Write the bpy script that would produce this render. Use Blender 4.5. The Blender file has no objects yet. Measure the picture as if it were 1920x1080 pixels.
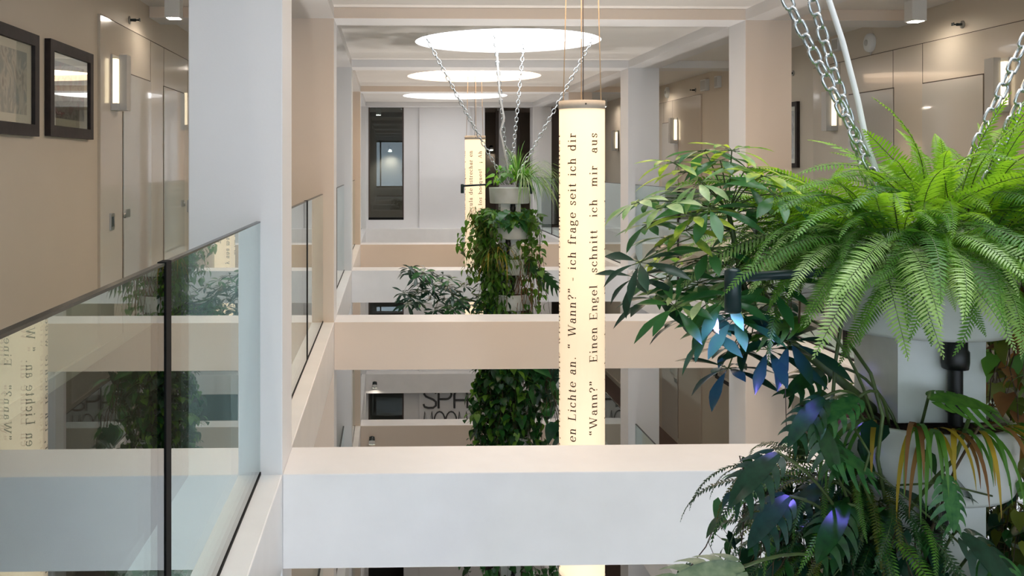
import bpy, bmesh, math, random
import numpy as np
from mathutils import Vector, Matrix, Euler

# ------------------------------------------------------------ camera, world, light
SC = bpy.context.scene
COL = SC.collection
EYE = 10.446                     # eye height above the ground floor
F = 1800.0                       # focal length in pixels of the 1920 frame
YAW = math.radians(1.6)
cam_data = bpy.data.cameras.new('camera')
cam = bpy.data.objects.new('camera', cam_data)
COL.objects.link(cam)
cam.location = (0, 0, EYE)
cam.rotation_euler = (math.radians(90), 0, -YAW)
cam_data.sensor_width = 36.0
cam_data.lens = 36.0 * F / 1920.0
cam_data.shift_x = (960 - (726 + F * math.tan(YAW))) / 1920.0
cam_data.shift_y = -(540 - 311) / 1920.0
cam_data.clip_start = 0.02
cam_data.clip_end = 200
SC.camera = cam
w = bpy.data.worlds.new('world'); SC.world = w; w.use_nodes = True
w.node_tree.nodes['Background'].inputs[0].default_value = (0.76, 0.87, 1.0, 1)
w.node_tree.nodes['Background'].inputs[1].default_value = 3.6
_nt = w.node_tree                 # overcast sky above, lower half made brighter to lift the ceilings
_tc = _nt.nodes.new('ShaderNodeTexCoord'); _sp = _nt.nodes.new('ShaderNodeSeparateXYZ'); _mr = _nt.nodes.new('ShaderNodeMapRange')
_mr.inputs[1].default_value = -0.04; _mr.inputs[2].default_value = 0.04; _mr.inputs[3].default_value = 4.2; _mr.inputs[4].default_value = 2.2
_nt.links.new(_tc.outputs['Generated'], _sp.inputs[0]); _nt.links.new(_sp.outputs[2], _mr.inputs[0]); _nt.links.new(_mr.outputs[0], _nt.nodes['Background'].inputs[1])
SC.view_settings.view_transform = 'Standard'
SC.view_settings.look = 'None'
SC.view_settings.gamma = 1.0
SC.view_settings.use_curve_mapping = False
SC.view_settings.exposure = 0.24
DAY = (0.93, 0.96, 1.0)
WARM = (1.0, 0.74, 0.52)
UP_W = 800.0
DAY_E, WARM_E = 3.7, 4.2

R = random.Random(7)
PI = math.pi

# ------------------------------------------------------------ materials
MATS = {}
def lin(c):
    return tuple((x / 255.0 / 12.92) if x / 255.0 <= 0.04045 else ((x / 255.0 + 0.055) / 1.055) ** 2.4 for x in c) + (1,)
def mat(name, rgb, rough=0.6, metal=0.0, noise=0.0, nscale=8.0, bump=0.0, bscale=60.0, spec=0.5, coat=0.0, rgb2=None, emit=None, estr=0.0):
    m = bpy.data.materials.new(name); m.use_nodes = True
    nt = m.node_tree; b = nt.nodes['Principled BSDF']
    b.inputs['Base Color'].default_value = lin(rgb)
    b.inputs['Roughness'].default_value = rough
    b.inputs['Metallic'].default_value = metal
    b.inputs['Specular IOR Level'].default_value = spec
    b.inputs['Coat Weight'].default_value = coat
    if emit:
        b.inputs['Emission Color'].default_value = tuple(emit) + (1,); b.inputs['Emission Strength'].default_value = estr
    if noise or rgb2:
        tc = nt.nodes.new('ShaderNodeTexCoord'); n = nt.nodes.new('ShaderNodeTexNoise'); n.inputs['Scale'].default_value = nscale
        n.inputs['Detail'].default_value = 4
        nt.links.new(tc.outputs['Object'], n.inputs['Vector'])
        mx = nt.nodes.new('ShaderNodeMix'); mx.data_type = 'RGBA'
        c = lin(rgb); d = lin(rgb2) if rgb2 else tuple(x * (1 - noise) for x in c[:3]) + (1,)
        mx.inputs[6].default_value = c; mx.inputs[7].default_value = d
        rp = nt.nodes.new('ShaderNodeMapRange'); rp.inputs[1].default_value = 0.35; rp.inputs[2].default_value = 0.65
        nt.links.new(n.outputs[0], rp.inputs[0]); nt.links.new(rp.outputs[0], mx.inputs[0]); nt.links.new(mx.outputs[2], b.inputs['Base Color'])
    if bump:
        tc = nt.nodes.new('ShaderNodeTexCoord'); n = nt.nodes.new('ShaderNodeTexNoise'); n.inputs['Scale'].default_value = bscale
        nt.links.new(tc.outputs['Object'], n.inputs['Vector'])
        bp = nt.nodes.new('ShaderNodeBump'); bp.inputs['Strength'].default_value = bump; bp.inputs['Distance'].default_value = 0.01
        nt.links.new(n.outputs[0], bp.inputs['Height']); nt.links.new(bp.outputs[0], b.inputs['Normal'])
    MATS[name] = m
    return m
def leafmat(name, rgb, rgb2, trans=0.35, rough=0.4, nscale=6.0):
    m = mat(name, rgb, rough=rough, rgb2=rgb2, nscale=nscale)
    nt = m.node_tree; b = nt.nodes['Principled BSDF']; out = nt.nodes['Material Output']
    t = nt.nodes.new('ShaderNodeBsdfTranslucent'); ms = nt.nodes.new('ShaderNodeMixShader'); ms.inputs[0].default_value = trans
    src = b.inputs['Base Color'].links[0].from_socket
    g = nt.nodes.new('ShaderNodeMix'); g.data_type = 'RGBA'; g.blend_type = 'MULTIPLY'; g.inputs[0].default_value = 1
    g.inputs[7].default_value = (1.35, 1.3, 0.75, 1)
    nt.links.new(src, g.inputs[6]); nt.links.new(g.outputs[2], t.inputs['Color'])
    nt.links.new(b.outputs[0], ms.inputs[1]); nt.links.new(t.outputs[0], ms.inputs[2]); nt.links.new(ms.outputs[0], out.inputs['Surface'])
    return m
def glassmat(name, tint):
    m = bpy.data.materials.new(name); m.use_nodes = True
    nt = m.node_tree; nt.nodes.clear()
    out = nt.nodes.new('ShaderNodeOutputMaterial')
    tr = nt.nodes.new('ShaderNodeBsdfTransparent'); tr.inputs[0].default_value = tuple(tint) + (1,)
    gl = nt.nodes.new('ShaderNodeBsdfGlossy'); gl.inputs['Roughness'].default_value = 0.0; gl.inputs[0].default_value = (0.97, 1.0, 1.0, 1)
    lw = nt.nodes.new('ShaderNodeLayerWeight'); lw.inputs[0].default_value = 0.5
    p = nt.nodes.new('ShaderNodeMath'); p.operation = 'POWER'; p.inputs[1].default_value = 3.5
    ma = nt.nodes.new('ShaderNodeMath'); ma.operation = 'MULTIPLY_ADD'; ma.inputs[1].default_value = 0.94; ma.inputs[2].default_value = 0.045
    mx = nt.nodes.new('ShaderNodeMixShader')
    nt.links.new(lw.outputs['Facing'], p.inputs[0]); nt.links.new(p.outputs[0], ma.inputs[0]); nt.links.new(ma.outputs[0], mx.inputs[0])
    nt.links.new(tr.outputs[0], mx.inputs[1]); nt.links.new(gl.outputs[0], mx.inputs[2]); nt.links.new(mx.outputs[0], out.inputs[0])
    MATS[name] = m
    return m

M_WHITE = mat('white_paint', (236, 235, 236), 0.55, noise=0.03, nscale=1.5, bump=0.03, bscale=90)
M_WARM_TINT = mat('warm_light_tint', (228, 213, 198), 0.55, noise=0.03, nscale=1.5, bump=0.03, bscale=90)
M_KERB = mat('white_kerb_paint', (243, 241, 240), 0.42, noise=0.04, nscale=5, bump=0.04, bscale=40)
M_CEIL = mat('ceiling_paint', (240, 236, 232), 0.7, noise=0.03, nscale=1.2, bump=0.03, bscale=70)
M_BEIGE = mat('beige_wall_paint', (212, 200, 184), 0.6, noise=0.04, nscale=1.2, bump=0.05, bscale=120)
M_JOIN = mat('beige_lacquer', (214, 202, 186), 0.16, noise=0.02, nscale=1.0, coat=0.5)
M_DOOR = mat('gloss_door_lacquer', (212, 206, 197), 0.07, coat=1.0)
M_GROOVE = mat('dark_joint', (70, 60, 50), 0.8)
M_CARPET = mat('brown_carpet', (96, 76, 68), 0.95, noise=0.3, nscale=120, bump=0.4, bscale=300)
M_STONE = mat('pale_stone_floor', (178, 172, 164), 0.35, noise=0.1, nscale=3)
M_GLASS = glassmat('green_tinted_glass', (0.79, 0.90, 0.895))
M_CLEAR = glassmat('clear_window_glass', (0.97, 0.98, 0.98))
M_GEDGE = mat('glass_edge_trim', (36, 44, 44), 0.25, metal=0.3)
M_BLACK = mat('black_rubber', (10, 10, 11), 0.7, spec=0.2)
M_WGLASS = glassmat('window_glass', (0.72, 0.78, 0.77))
M_FRAME = mat('dark_picture_frame', (40, 32, 32), 0.5, rgb2=(54, 45, 43), nscale=14, spec=0.25)
M_MATB = mat('cream_mount', (206, 201, 184), 0.8, noise=0.02)
M_STEEL = mat('brushed_steel', (170, 168, 164), 0.3, metal=0.9)
M_CHAIN = mat('galvanised_steel', (205, 210, 212), 0.25, metal=0.9, noise=0.25, nscale=60)
M_ALU = mat('silver_aluminium', (196, 194, 190), 0.4, metal=0.35)
M_PLWH = mat('white_plastic', (226, 226, 224), 0.35)
M_POT = mat('white_planter_plastic', (214, 218, 216), 0.32, rgb2=(190, 194, 186), nscale=5)
M_SOIL = mat('dark_soil', (38, 25, 20), 0.95, rgb2=(66, 42, 32), nscale=40, bump=0.8, bscale=60)
M_PIPE = mat('black_plastic_pipe', (14, 16, 17), 0.4)
M_LAMPG = mat('dark_green_lamp_metal', (14, 44, 46), 0.35)
M_PAPER = mat('glowing_paper', (236, 216, 180), 0.7, emit=(1.0, 0.78, 0.55), estr=0.60)
M_CUFF = mat('grey_banner_cuff', (196, 188, 176), 0.6, noise=0.06, nscale=30)
M_INK = mat('brown_lettering_ink', (58, 38, 16), 0.7)
M_SIGN = mat('dark_grey_letters', (70, 70, 72), 0.4)
M_CORD = mat('beige_cord', (190, 168, 140), 0.8)
M_CORDD = mat('dark_cord', (90, 80, 76), 0.8)
M_GLOWW = mat('sconce_glow', (255, 240, 200), 0.6, emit=(1.0, 0.84, 0.58), estr=1.5)
M_GLOWC = mat('lamp_glow', (255, 250, 240), 0.6, emit=(1.0, 0.90, 0.76), estr=95.0)
M_DAY = mat('skylight_daylight', (255, 255, 255), 0.6, emit=DAY, estr=DAY_E)
M_WARMP = mat('skylight_warm', (255, 245, 235), 0.6, emit=WARM, estr=WARM_E)
M_ROOM = mat('grey_brown_wall', (126, 116, 106), 0.7, noise=0.04)
M_DBROWN = mat('dark_brown_panel', (84, 72, 66), 0.5, noise=0.05)

# ------------------------------------------------------------ builders
class MB:
    def __init__(s): s.v = []; s.f = []; s.m = []; s.n = 0; s.smooth = []
    def add(s, V, Fc, mi=0, mx=None, smooth=False):
        V = np.asarray(V, dtype=float).reshape(-1, 3)
        if mx is not None:
            A = np.array(mx); V = V @ A[:3, :3].T + A[:3, 3]
        s.v.append(V)
        for f in Fc: s.f.append(tuple(i + s.n for i in f))
        s.m += [mi] * len(Fc); s.smooth += [smooth] * len(Fc)
        s.n += len(V)
        return s
    def box(s, x0, x1, y0, y1, z0, z1, mi=0, mx=None):
        V = [(x, y, z) for x in (x0, x1) for y in (y0, y1) for z in (z0, z1)]
        return s.add(V, [(0, 1, 3, 2), (4, 6, 7, 5), (0, 4, 5, 1), (2, 3, 7, 6), (0, 2, 6, 4), (1, 5, 7, 3)], mi, mx)
    def lathe(s, prof, n=24, mi=0, mx=None, a0=0.0, a1=2 * PI, sq=None):
        full = abs(a1 - a0 - 2 * PI) < 1e-6
        k = n if full else n + 1
        V = []
        for r, z in prof:
            for i in range(k):
                a = a0 + (a1 - a0) * i / n
                V.append((r * math.cos(a), r * math.sin(a), z))
        Fc = []
        for j in range(len(prof) - 1):
            for i in range(n):
                i2 = (i + 1) % k
                Fc.append((j * k + i, j * k + i2, (j + 1) * k + i2, (j + 1) * k + i))
        return s.add(V, Fc, mi, mx, True)
    def tube(s, pts, rad, n=6, mi=0, mx=None, cap=True):
        P = [Vector(p) for p in pts]
        if not hasattr(rad, '__len__'): rad = [rad] * len(P)
        V = []; Fc = []
        T0 = (P[1] - P[0]).normalized()
        up = Vector((0, 0, 1)) if abs(T0.z) < 0.9 else Vector((1, 0, 0))
        N = T0.cross(up).normalized()
        for i, p in enumerate(P):
            T = (P[min(i + 1, len(P) - 1)] - P[max(i - 1, 0)])
            T = T.normalized() if T.length > 1e-9 else T0
            N = (N - T * N.dot(T));  N = N.normalized() if N.length > 1e-6 else T.orthogonal().normalized()
            B = T.cross(N)
            for k in range(n):
                a = 2 * PI * k / n
                V.append(tuple(p + (N * math.cos(a) + B * math.sin(a)) * rad[i]))
        for i in range(len(P) - 1):
            for k in range(n):
                k2 = (k + 1) % n
                Fc.append((i * n + k, i * n + k2, (i + 1) * n + k2, (i + 1) * n + k))
        if cap:
            Fc.append(tuple(range(n))[::-1]); Fc.append(tuple((len(P) - 1) * n + k for k in range(n)))
        return s.add(V, Fc, mi, mx, True)
    def mesh(s, name, mats):
        me = bpy.data.meshes.new(name)
        V = np.concatenate(s.v) if s.v else np.zeros((0, 3))
        me.from_pydata(V.tolist(), [], s.f)
        for m in (mats if isinstance(mats, (list, tuple)) else [mats]): me.materials.append(m)
        me.polygons.foreach_set('material_index', s.m)
        me.polygons.foreach_set('use_smooth', s.smooth)
        me.update()
        return me
    def build(s, name, mats, parent=None, loc=None, flip=True):
        me = s.mesh(name, mats)
        if flip:
            b = bmesh.new(); b.from_mesh(me); bmesh.ops.recalc_face_normals(b, faces=b.faces); b.to_mesh(me); b.free()
        o = bpy.data.objects.new(name, me); COL.objects.link(o)
        if parent: o.parent = parent
        if loc is not None: o.location = loc
        return o
def tag(o, label, cat, group=None, kind=None):
    o['label'] = label; o['category'] = cat
    if group: o['group'] = group
    if kind: o['kind'] = kind
    return o
def thing(name, label, cat, loc=(0, 0, 0), rz=0.0, group=None):
    o = bpy.data.objects.new(name, None); COL.objects.link(o)
    o.location = loc; o.rotation_euler = (0, 0, rz); o.empty_display_size = 0.1
    return tag(o, label, cat, group)
def struct(name, mb, m, label=None, parent=None, bev=0.0):
    o = mb.build(name, m, parent)
    o['kind'] = 'structure'
    if label: o['label'] = label
    if bev:
        md = o.modifiers.new('bevel', 'BEVEL'); md.width = bev; md.segments = 2; md.limit_method = 'ANGLE'
    return o
def copy_tree(o, parent=None):
    c = o.copy(); COL.objects.link(c); c.parent = parent
    for ch in list(o.children): copy_tree(ch, c)
    return c
def sbox(name, x0, x1, y0, y1, z0, z1, m, label=None, bev=0.0, parent=None):
    return struct(name, MB().box(x0, x1, y0, y1, z0, z1), m, label, parent, bev)

# ------------------------------------------------------------ the building
LV = 3.042                                    # storey height
ZC = EYE + 1.34                               # top ceiling
ZB = EYE + 1.245                              # underside of the top beams
ZT = EYE - 1.32                               # top of the kerbs and gallery floor, level 0
KH = 0.405                                    # height of kerbs and cross beams
XL0, XL1 = -0.848, -0.448                     # left columns
XR0, XR1 = 3.06, 3.46                         # right columns
GL, GR = -0.55, 3.16                          # glass planes
WL, WR = -2.0, 4.60                           # corridor walls
BAYS = [4.12 + 4.0 * k for k in range(-1, 5)] # fronts of the column rows
BT = 0.4
YN, YF = -2.4, 24.0                           # near and far ends
XC = 0.5 * (XL1 + XR0) - 0.01
names = ['beside the camera', 'nearest', 'second', 'third', 'fourth', 'farthest']
lvl_name = {0: 'top', 1: 'second from top', 2: 'third from top', 3: 'ground'}

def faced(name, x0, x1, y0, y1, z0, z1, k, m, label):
    # second and fourth frames: sand tint on the near side makes up missing warm light
    o = sbox(name, x0, x1, y0, y1, z0, z1, [m, M_WARM_TINT], label, bev=0.005)
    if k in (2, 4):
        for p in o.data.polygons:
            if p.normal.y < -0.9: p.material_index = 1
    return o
# floors / ground
sbox('floor', WL - 0.2, WR + 0.2, YN - 0.2, YF + 0.2, -0.2, 0.0, M_STONE)
# columns
for k, y in enumerate(BAYS):
    for side, (x0, x1) in (('left', (XL0, XL1)), ('right', (XR0, XR1))):
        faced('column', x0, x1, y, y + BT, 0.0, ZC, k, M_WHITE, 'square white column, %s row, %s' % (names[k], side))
# cross beams and kerbs
for L in range(3):
    zt = ZT - LV * L
    for k, y in enumerate(BAYS):
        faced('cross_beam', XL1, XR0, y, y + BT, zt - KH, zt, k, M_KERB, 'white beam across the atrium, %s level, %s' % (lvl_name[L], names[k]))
        if k < 5:
            ya, yb = y + BT, BAYS[k + 1]
            sbox('gallery_kerb', XL0, XL1, ya, yb, zt - KH, zt, M_KERB, 'white kerb under the left railing', bev=0.005)
            sbox('gallery_kerb', XR0, XR1, ya, yb, zt - KH, zt, M_KERB, 'white kerb under the right railing', bev=0.005)
    sbox('gallery_floor', WL, XL0, BAYS[0], YF, zt - 0.30, zt - 0.012, [M_CARPET], 'brown carpeted gallery on the left')
    sbox('gallery_floor', XR1, WR, BAYS[0], YF, zt - 0.30, zt - 0.012, [M_CARPET], 'brown carpeted gallery on the right')
    sbox('gallery_floor', WL, WR, YN, BAYS[0], zt - 0.30, zt - 0.012, [M_CARPET], 'brown carpeted gallery at the near end')
    # plaster under the galleries
    sbox('ceiling', WL, XL0, BAYS[0], YF, zt - 0.36, zt - 0.30, M_CEIL)
    sbox('ceiling', XR1, WR, BAYS[0], YF, zt - 0.36, zt - 0.30, M_CEIL)
    sbox('ceiling', WL, WR, YN, BAYS[0], zt - 0.36, zt - 0.30, M_CEIL)
    sbox('gallery_floor', XL0, XR1, BAYS[5] + BT, YF, zt - 0.36, zt - 0.012, [M_CARPET], 'floor of the rooms behind the far wall')
# top beams
for k, y in enumerate(BAYS):
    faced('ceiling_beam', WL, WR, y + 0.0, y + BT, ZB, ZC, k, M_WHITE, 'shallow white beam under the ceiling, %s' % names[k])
    if k < 5:
        for x0, x1 in ((XL0, XL1), (XR0, XR1)):
            sbox('ceiling_beam', x0, x1, y + BT, BAYS[k + 1], ZB, ZC, M_WHITE, 'shallow white lengthwise beam over the columns')
# ceilings of the corridors and of the near/far ends
sbox('ceiling', WL, XL0, BAYS[0], YF, ZC, ZC + 0.1, M_CEIL)
sbox('ceiling', XR1, WR, BAYS[0], YF, ZC, ZC + 0.1, M_CEIL)
sbox('ceiling', WL, WR, YN, BAYS[0], ZC, ZC + 0.1, M_CEIL)
sbox('ceiling', XL0, XR1, BAYS[5], YF, ZC, ZC + 0.1, M_CEIL)
# skylit ceiling panels
RS = 0.995
def skylight(k):
    y0, y1 = BAYS[k], BAYS[k + 1]
    yc = 0.5 * (y0 + y1 + BT)
    warm = k in (1, 3)
    b = MB(); n = 96; V = []; Fc = []
    x0, x1 = XL0, XR1
    for i in range(n):
        a = 2 * PI * i / n
        c, s = math.cos(a), math.sin(a)
        tx = ((x1 - XC) if c > 0 else (XC - x0)) / max(abs(c), 1e-6)
        ty = ((y1 - yc) if s > 0 else (yc - y0)) / max(abs(s), 1e-6)
        t = min(tx, ty)
        for z in (ZC, ZC + 0.1):
            V.append((XC + RS * c, yc + RS * s, z)); V.append((XC + t * c, yc + t * s, z))
    for i in range(n):
        a = 4 * i; q = 4 * ((i + 1) % n)
        Fc += [(a, a + 1, q + 1, q), (a + 2, q + 2, q + 3, a + 3), (a, q, q + 2, a + 2)]
    b.add(V, Fc)
    struct('ceiling', b, M_CEIL)
    ring = MB().lathe([(RS, 0.0), (RS, 0.16), (RS + 0.03, 0.16), (RS + 0.03, 0.0)], 96)
    t = thing('round_skylight', 'round %s skylight, %s in the ceiling' % ('warm' if warm else 'bright white', names[k]) if 0 < k else 'round bright white skylight over the big fern', 'skylight', (XC, yc, ZC))
    t['kind'] = 'structure'
    ring.build('rim', M_WHITE, t).location = (0, 0, 0.101)
    MB().lathe([(0.0, 0.0), (RS + 0.02, 0.0), (RS + 0.02, 0.02), (0.0, 0.02)], 96).build('diffuser', M_WARMP if warm else M_DAY, t).location = (0, 0, 0.09)
    return yc
SKY = [skylight(k) for k in range(5)]
sbox('roof', WL - 0.2, WR + 0.2, YN - 0.2, YF + 0.2, ZC + 0.3, ZC + 0.4, M_CEIL)
# outer walls
sbox('wall_left', WL - 0.2, WL, YN - 0.2, YF + 0.2, 0, ZC + 0.3, M_BEIGE)
sbox('wall_right', WR, WR + 0.2, YN - 0.2, YF + 0.2, 0, ZC + 0.3, M_BEIGE)
nb = MB()
zz = 0.0
for L in (3, 2, 1, 0):
    zf = max(0.0, ZT - LV * L)
    nb.box(WL, WR, YN - 0.2, YN, zz, zf + 0.35)
    zz = zf + 2.45
    for x0, x1 in ((WL, WL + 0.1), (WR - 0.1, WR)): nb.box(x0, x1, YN - 0.2, YN, zf + 0.35, zz)
    wf = MB()  # unseen window wall added behind the camera to let in ambient daylight
    for i in range(5):
        x = WL + 0.1 + (WR - WL - 0.2) * i / 4
        wf.box(x - 0.03, x + 0.03, YN - 0.14, YN - 0.08, zf + 0.35, zz)
    wf.box(WL + 0.1, WR - 0.1, YN - 0.14, YN - 0.08, zf + 0.35, zf + 0.41).box(WL + 0.1, WR - 0.1, YN - 0.14, YN - 0.08, zz - 0.06, zz)
    wo = struct('window_%d' % (L + 4), wf, M_BLACK); wo['label'] = 'wide unseen window added at the near end for ambient daylight'
    MB().box(WL + 0.1, WR - 0.1, YN - 0.115, YN - 0.105, zf + 0.41, zz - 0.06).build('window_pane', M_CLEAR, wo)
nb.box(WL, WR, YN - 0.2, YN, zz, ZC + 0.3)
struct('wall_near', nb, M_WHITE)
sbox('wall_far', WL, WR, YF, YF + 0.2, 0, ZC + 0.3, M_ROOM)

# far wall with openings, per level
YW = BAYS[5] + 0.30
for L in range(4):
    zb = ZT - LV * L
    zt = ZB if L == 0 else zb + LV - KH
    ys, ye = YW, YW + 0.3
    if L == 3: zb = 0.0
    for i, (x0, x1) in enumerate(((XL1, -0.40), (0.352, 0.68))):
        sbox('wall_far_pier', x0, x1, ys, ye, zb, zt, M_WHITE)
    sbox('wall_far_panel', 0.68, 1.76, ys - 0.08, ye, zb, zt, M_WHITE)
    sbox('wall_far_pier', 1.76, 2.08, ys, ye, zb, zt, M_WHITE)
    if L < 3:
        sbox('wall_far_sill', -0.40, 0.352, ys, ye, zb, zb + 0.17, M_WHITE)
        fr = struct('window_%d' % (L + 1), MB().box(-0.40, 0.352, ys + 0.05, ys + 0.10, zb + 0.17, zb + 0.22), M_BLACK)
        fr['label'] = 'tall window with dark frame in the far wall'
        MB().box(-0.40, -0.37, ys + 0.05, ys + 0.10, zb + 0.22, zt).build('window_frame', M_DBROWN, fr)
        MB().box(0.322, 0.352, ys + 0.05, ys + 0.10, zb + 0.22, zt).build('window_frame', M_DBROWN, fr)
        MB().box(-0.37, 0.322, ys + 0.07, ys + 0.08, zb + 0.22, zt).build('window_pane', M_WGLASS, fr)
    # side walls of the far rooms
    sbox('wall_far_partition', 1.2, 1.3, ye, YF, zb, zt, M_ROOM)
    sbox('wall_far_partition', -0.75, -0.65, YW, YF, zb, zt, M_ROOM)
# dark inner doorway frames seen through the second opening
for x0, x1 in ((2.45, 2.52), (2.92, 3.0)):
    sbox('trim_1', x0, x1, YW + 1.2, YW + 1.3, ZT, ZB, M_DBROWN)
sbox('wall_inner', 2.52, 2.92, YW + 1.22, YW + 1.3, ZT, ZB, M_WHITE)
sbox('wall_far_right', 3.46, 3.95, YW + 0.2, YW + 0.35, ZT, ZB, M_DBROWN)

# ------------------------------------------------------------ glass railings
GT = EYE - 0.243
def pane(x, y0, y1, zb, side, label, near):
    t = thing('glass_railing_panel', label, 'railing', (x, 0.5 * (y0 + y1), zb), 0, 'glass railing panels')
    h = GT - ZT; L = 0.5 * (y1 - y0)
    MB().box(-0.008, 0.008, -L, L, 0.0, h).build('glass', M_GLASS, t)
    MB().box(-0.0085, 0.0085, -L, L, h, h + 0.006).build('top_edge', M_GEDGE, t)
    MB().box(-0.011, 0.011, -L, L, 0.0, 0.012).build('base_seal', M_BLACK, t)
    if near: MB().box(-0.011, 0.011, L, L + 0.055, 0.0, h + 0.008).build('joint_strip', M_BLACK, t)
    return t
for L in range(3):
    zt = ZT - LV * L
    for k in range(5):
        ya, yb = BAYS[k] + BT, BAYS[k + 1]
        jm = {0: 2.36, 1: 6.5}.get(k, 0.5 * (ya + yb) - 0.02)
        for side, x in (('left', GL), ('right', GR)):
            for h_, (a, c) in enumerate(((ya + 0.02, jm), (jm + 0.055, yb - 0.0))):
                pane(x, a, c, zt, side, 'green glass panel, %s half of %s bay, %s railing, %s level' % (('near', 'far')[h_], names[k] if k else 'first', side, ('top', 'upper', 'lower')[L]), h_ == 0)

# ------------------------------------------------------------ gallery wall joinery (built in wall coordinates, x out of the wall)
def wallspace(side):
    # local +x points out of the wall, local y along it (world y), for the left wall; the right wall is mirrored
    return (WL, 1) if side == 'left' else (WR, -1)
def wbox(side, d0, d1, y0, y1, z0, z1):
    X, s = wallspace(side)
    a, b = sorted((X + s * d0, X + s * d1))
    return MB().box(a, b, y0, y1, z0, z1)
dn = [0]
def door(side, y0, y1, zf, handle_at, label):
    dn[0] += 1
    X, s = wallspace(side)
    d = struct('door_%d' % dn[0], wbox(side, 0.022, 0.030, y0, y1, zf + 0.01, zf + 2.02), M_DOOR)
    d['label'] = label
    yy = y0 + 0.10 if handle_at == 'near' else y1 - 0.10
    wbox(side, 0.030, 0.034, yy - 0.06, yy + 0.06, zf + 0.93, zf + 0.99).build('handle_plate', M_STEEL, d)
    yk = yy - 0.12 if handle_at == 'near' else yy + 0.12
    yk = yy - 0.085 if handle_at == 'near' else yy + 0.085
    MB().lathe([(0, 0.006), (0.02, 0.006), (0.024, 0.0)], 16, mx=Matrix.Translation((X + s * 0.030, yk, zf + 0.95)) @ Matrix.Rotation(s * PI / 2, 4, 'Y')).build('lock_cylinder', M_STEEL, d)
    # dark joints round the leaf
    g = MB()
    a, b = sorted((X + s * 0.0200, X + s * 0.0225))
    g.box(a, b, y0 - 0.006, y1 + 0.006, zf, zf + 2.03)
    g.build('door_joint', M_GROOVE, d)
    return d
def reader(side, y, zf, label):
    t = thing('card_reader', label, 'card reader', (wallspace(side)[0] + wallspace(side)[1] * 0.02, y, zf + 0.92), 0 if side == 'left' else PI, 'card readers beside the doors')
    MB().box(0, 0.012, -0.045, 0.045, -0.06, 0.06).build('plate', M_STEEL, t)
    MB().box(0.012, 0.014, -0.025, 0.025, -0.035, 0.035).build('reader_face', M_GEDGE, t)
def sconce(side, y, z, label):
    t = thing('wall_sconce', label, 'wall lamp', (wallspace(side)[0] + wallspace(side)[1] * 0.021, y, z), 0 if side == 'left' else PI, 'box wall lamps along the galleries')
    MB().box(0, 0.05, -0.085, 0.085, -0.20, -0.15).box(0, 0.012, -0.085, 0.085, -0.15, 0.20).build('back_box', M_ALU, t)
    b = MB().box(0.050, 0.105, -0.055, 0.055, -0.20, 0.20)
    b.build('front_plate', M_ALU, t)
    MB().box(0.012, 0.040, -0.080, 0.080, -0.149, 0.17).build('light_tube', M_GLOWW, t)
def sprinkler(side, y, z, label):
    t = thing('sprinkler_head', label, 'sprinkler', (wallspace(side)[0] + wallspace(side)[1] * 0.001, y, z), 0 if side == 'left' else PI, 'sidewall sprinklers')
    ry = Matrix.Rotation(PI / 2, 4, 'Y')
    MB().lathe([(0, 0.0), (0.032, 0.0), (0.032, 0.006), (0.01, 0.01)], 16, mx=ry).build('rosette', M_STEEL, t)
    b = MB().lathe([(0.01, 0.0), (0.012, 0.05), (0.006, 0.055), (0.006, 0.08)], 10, mx=ry)
    b.box(0.078, 0.082, -0.018, 0.018, -0.010, 0.014).box(0.05, 0.08, -0.014, -0.011, -0.004, 0.004).box(0.05, 0.08, 0.011, 0.014, -0.004, 0.004)
    b.build('nozzle', M_GEDGE, t)
def disc_alarm(side, y, z, label):
    t = thing('alarm_sounder', label, 'alarm', (wallspace(side)[0] + wallspace(side)[1] * 0.001, y, z), 0 if side == 'left' else PI, 'round white alarm sounders')
    ry = Matrix.Rotation(PI / 2, 4, 'Y')
    MB().lathe([(0.0, 0.05), (0.06, 0.048), (0.085, 0.035), (0.09, 0.015), (0.09, 0.0)], 28, mx=ry).build('housing', M_PLWH, t)
    MB().lathe([(0.0, 0.056), (0.028, 0.056), (0.03, 0.048)], 20, mx=ry).build('grille', M_ALU, t)
    MB().tube([(0.01, 0.02, -0.085), (0.014, 0.01, -0.12), (0.01, -0.02, -0.14)], 0.004).build('wire', M_PLWH, t)
def wbox_unit(side, y, z, w_, h_, label):
    t = thing('wall_unit', label, 'box', (wallspace(side)[0] + wallspace(side)[1] * 0.001, y, z), 0 if side == 'left' else PI, 'small wall boxes')
    MB().box(0, 0.06, -w_ / 2, w_ / 2, -h_ / 2, h_ / 2).build('housing', M_PLWH, t)
    MB().box(0.06, 0.064, -w_ / 2 + .015, w_ / 2 - .015, -h_ / 2 + .015, h_ / 2 - .015).build('cover', M_ALU, t)

for L in range(3):
    zf = ZT - LV * L
    for side in ('left', 'right'):
        # lacquered panelling from 6.7 m onwards in two fields, with dark joints
        for (a, c) in ((6.69, 10.2), (13.9, 17.4)):
            p = struct('trim_%d' % (2 + L), wbox(side, 0, 0.02, a, c, zf, zf + 2.37), M_JOIN)
            p['label'] = 'beige lacquered wall panelling, %s gallery' % side
            g = MB()
            X, s = wallspace(side)
            x0, x1 = sorted((X + s * 0.0195, X + s * 0.0212))
            for yy in (a + 1.40, a + 1.88, a + 2.9): g.box(x0, x1, yy - 0.0025, yy + 0.0025, zf + 2.0, zf + 2.37)
            g.box(x0, x1, a, c, zf + 2.366, zf + 2.371)
            g.build('panel_joints', M_GROOVE, p)
        sbox('baseboard_%s' % side, *sorted((wallspace(side)[0], wallspace(side)[0] + wallspace(side)[1] * 0.024)), BAYS[0], YW, zf - 0.012, zf + 0.07, M_JOIN)
lv = ['on the top gallery', 'one floor down', 'two floors down']
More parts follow.
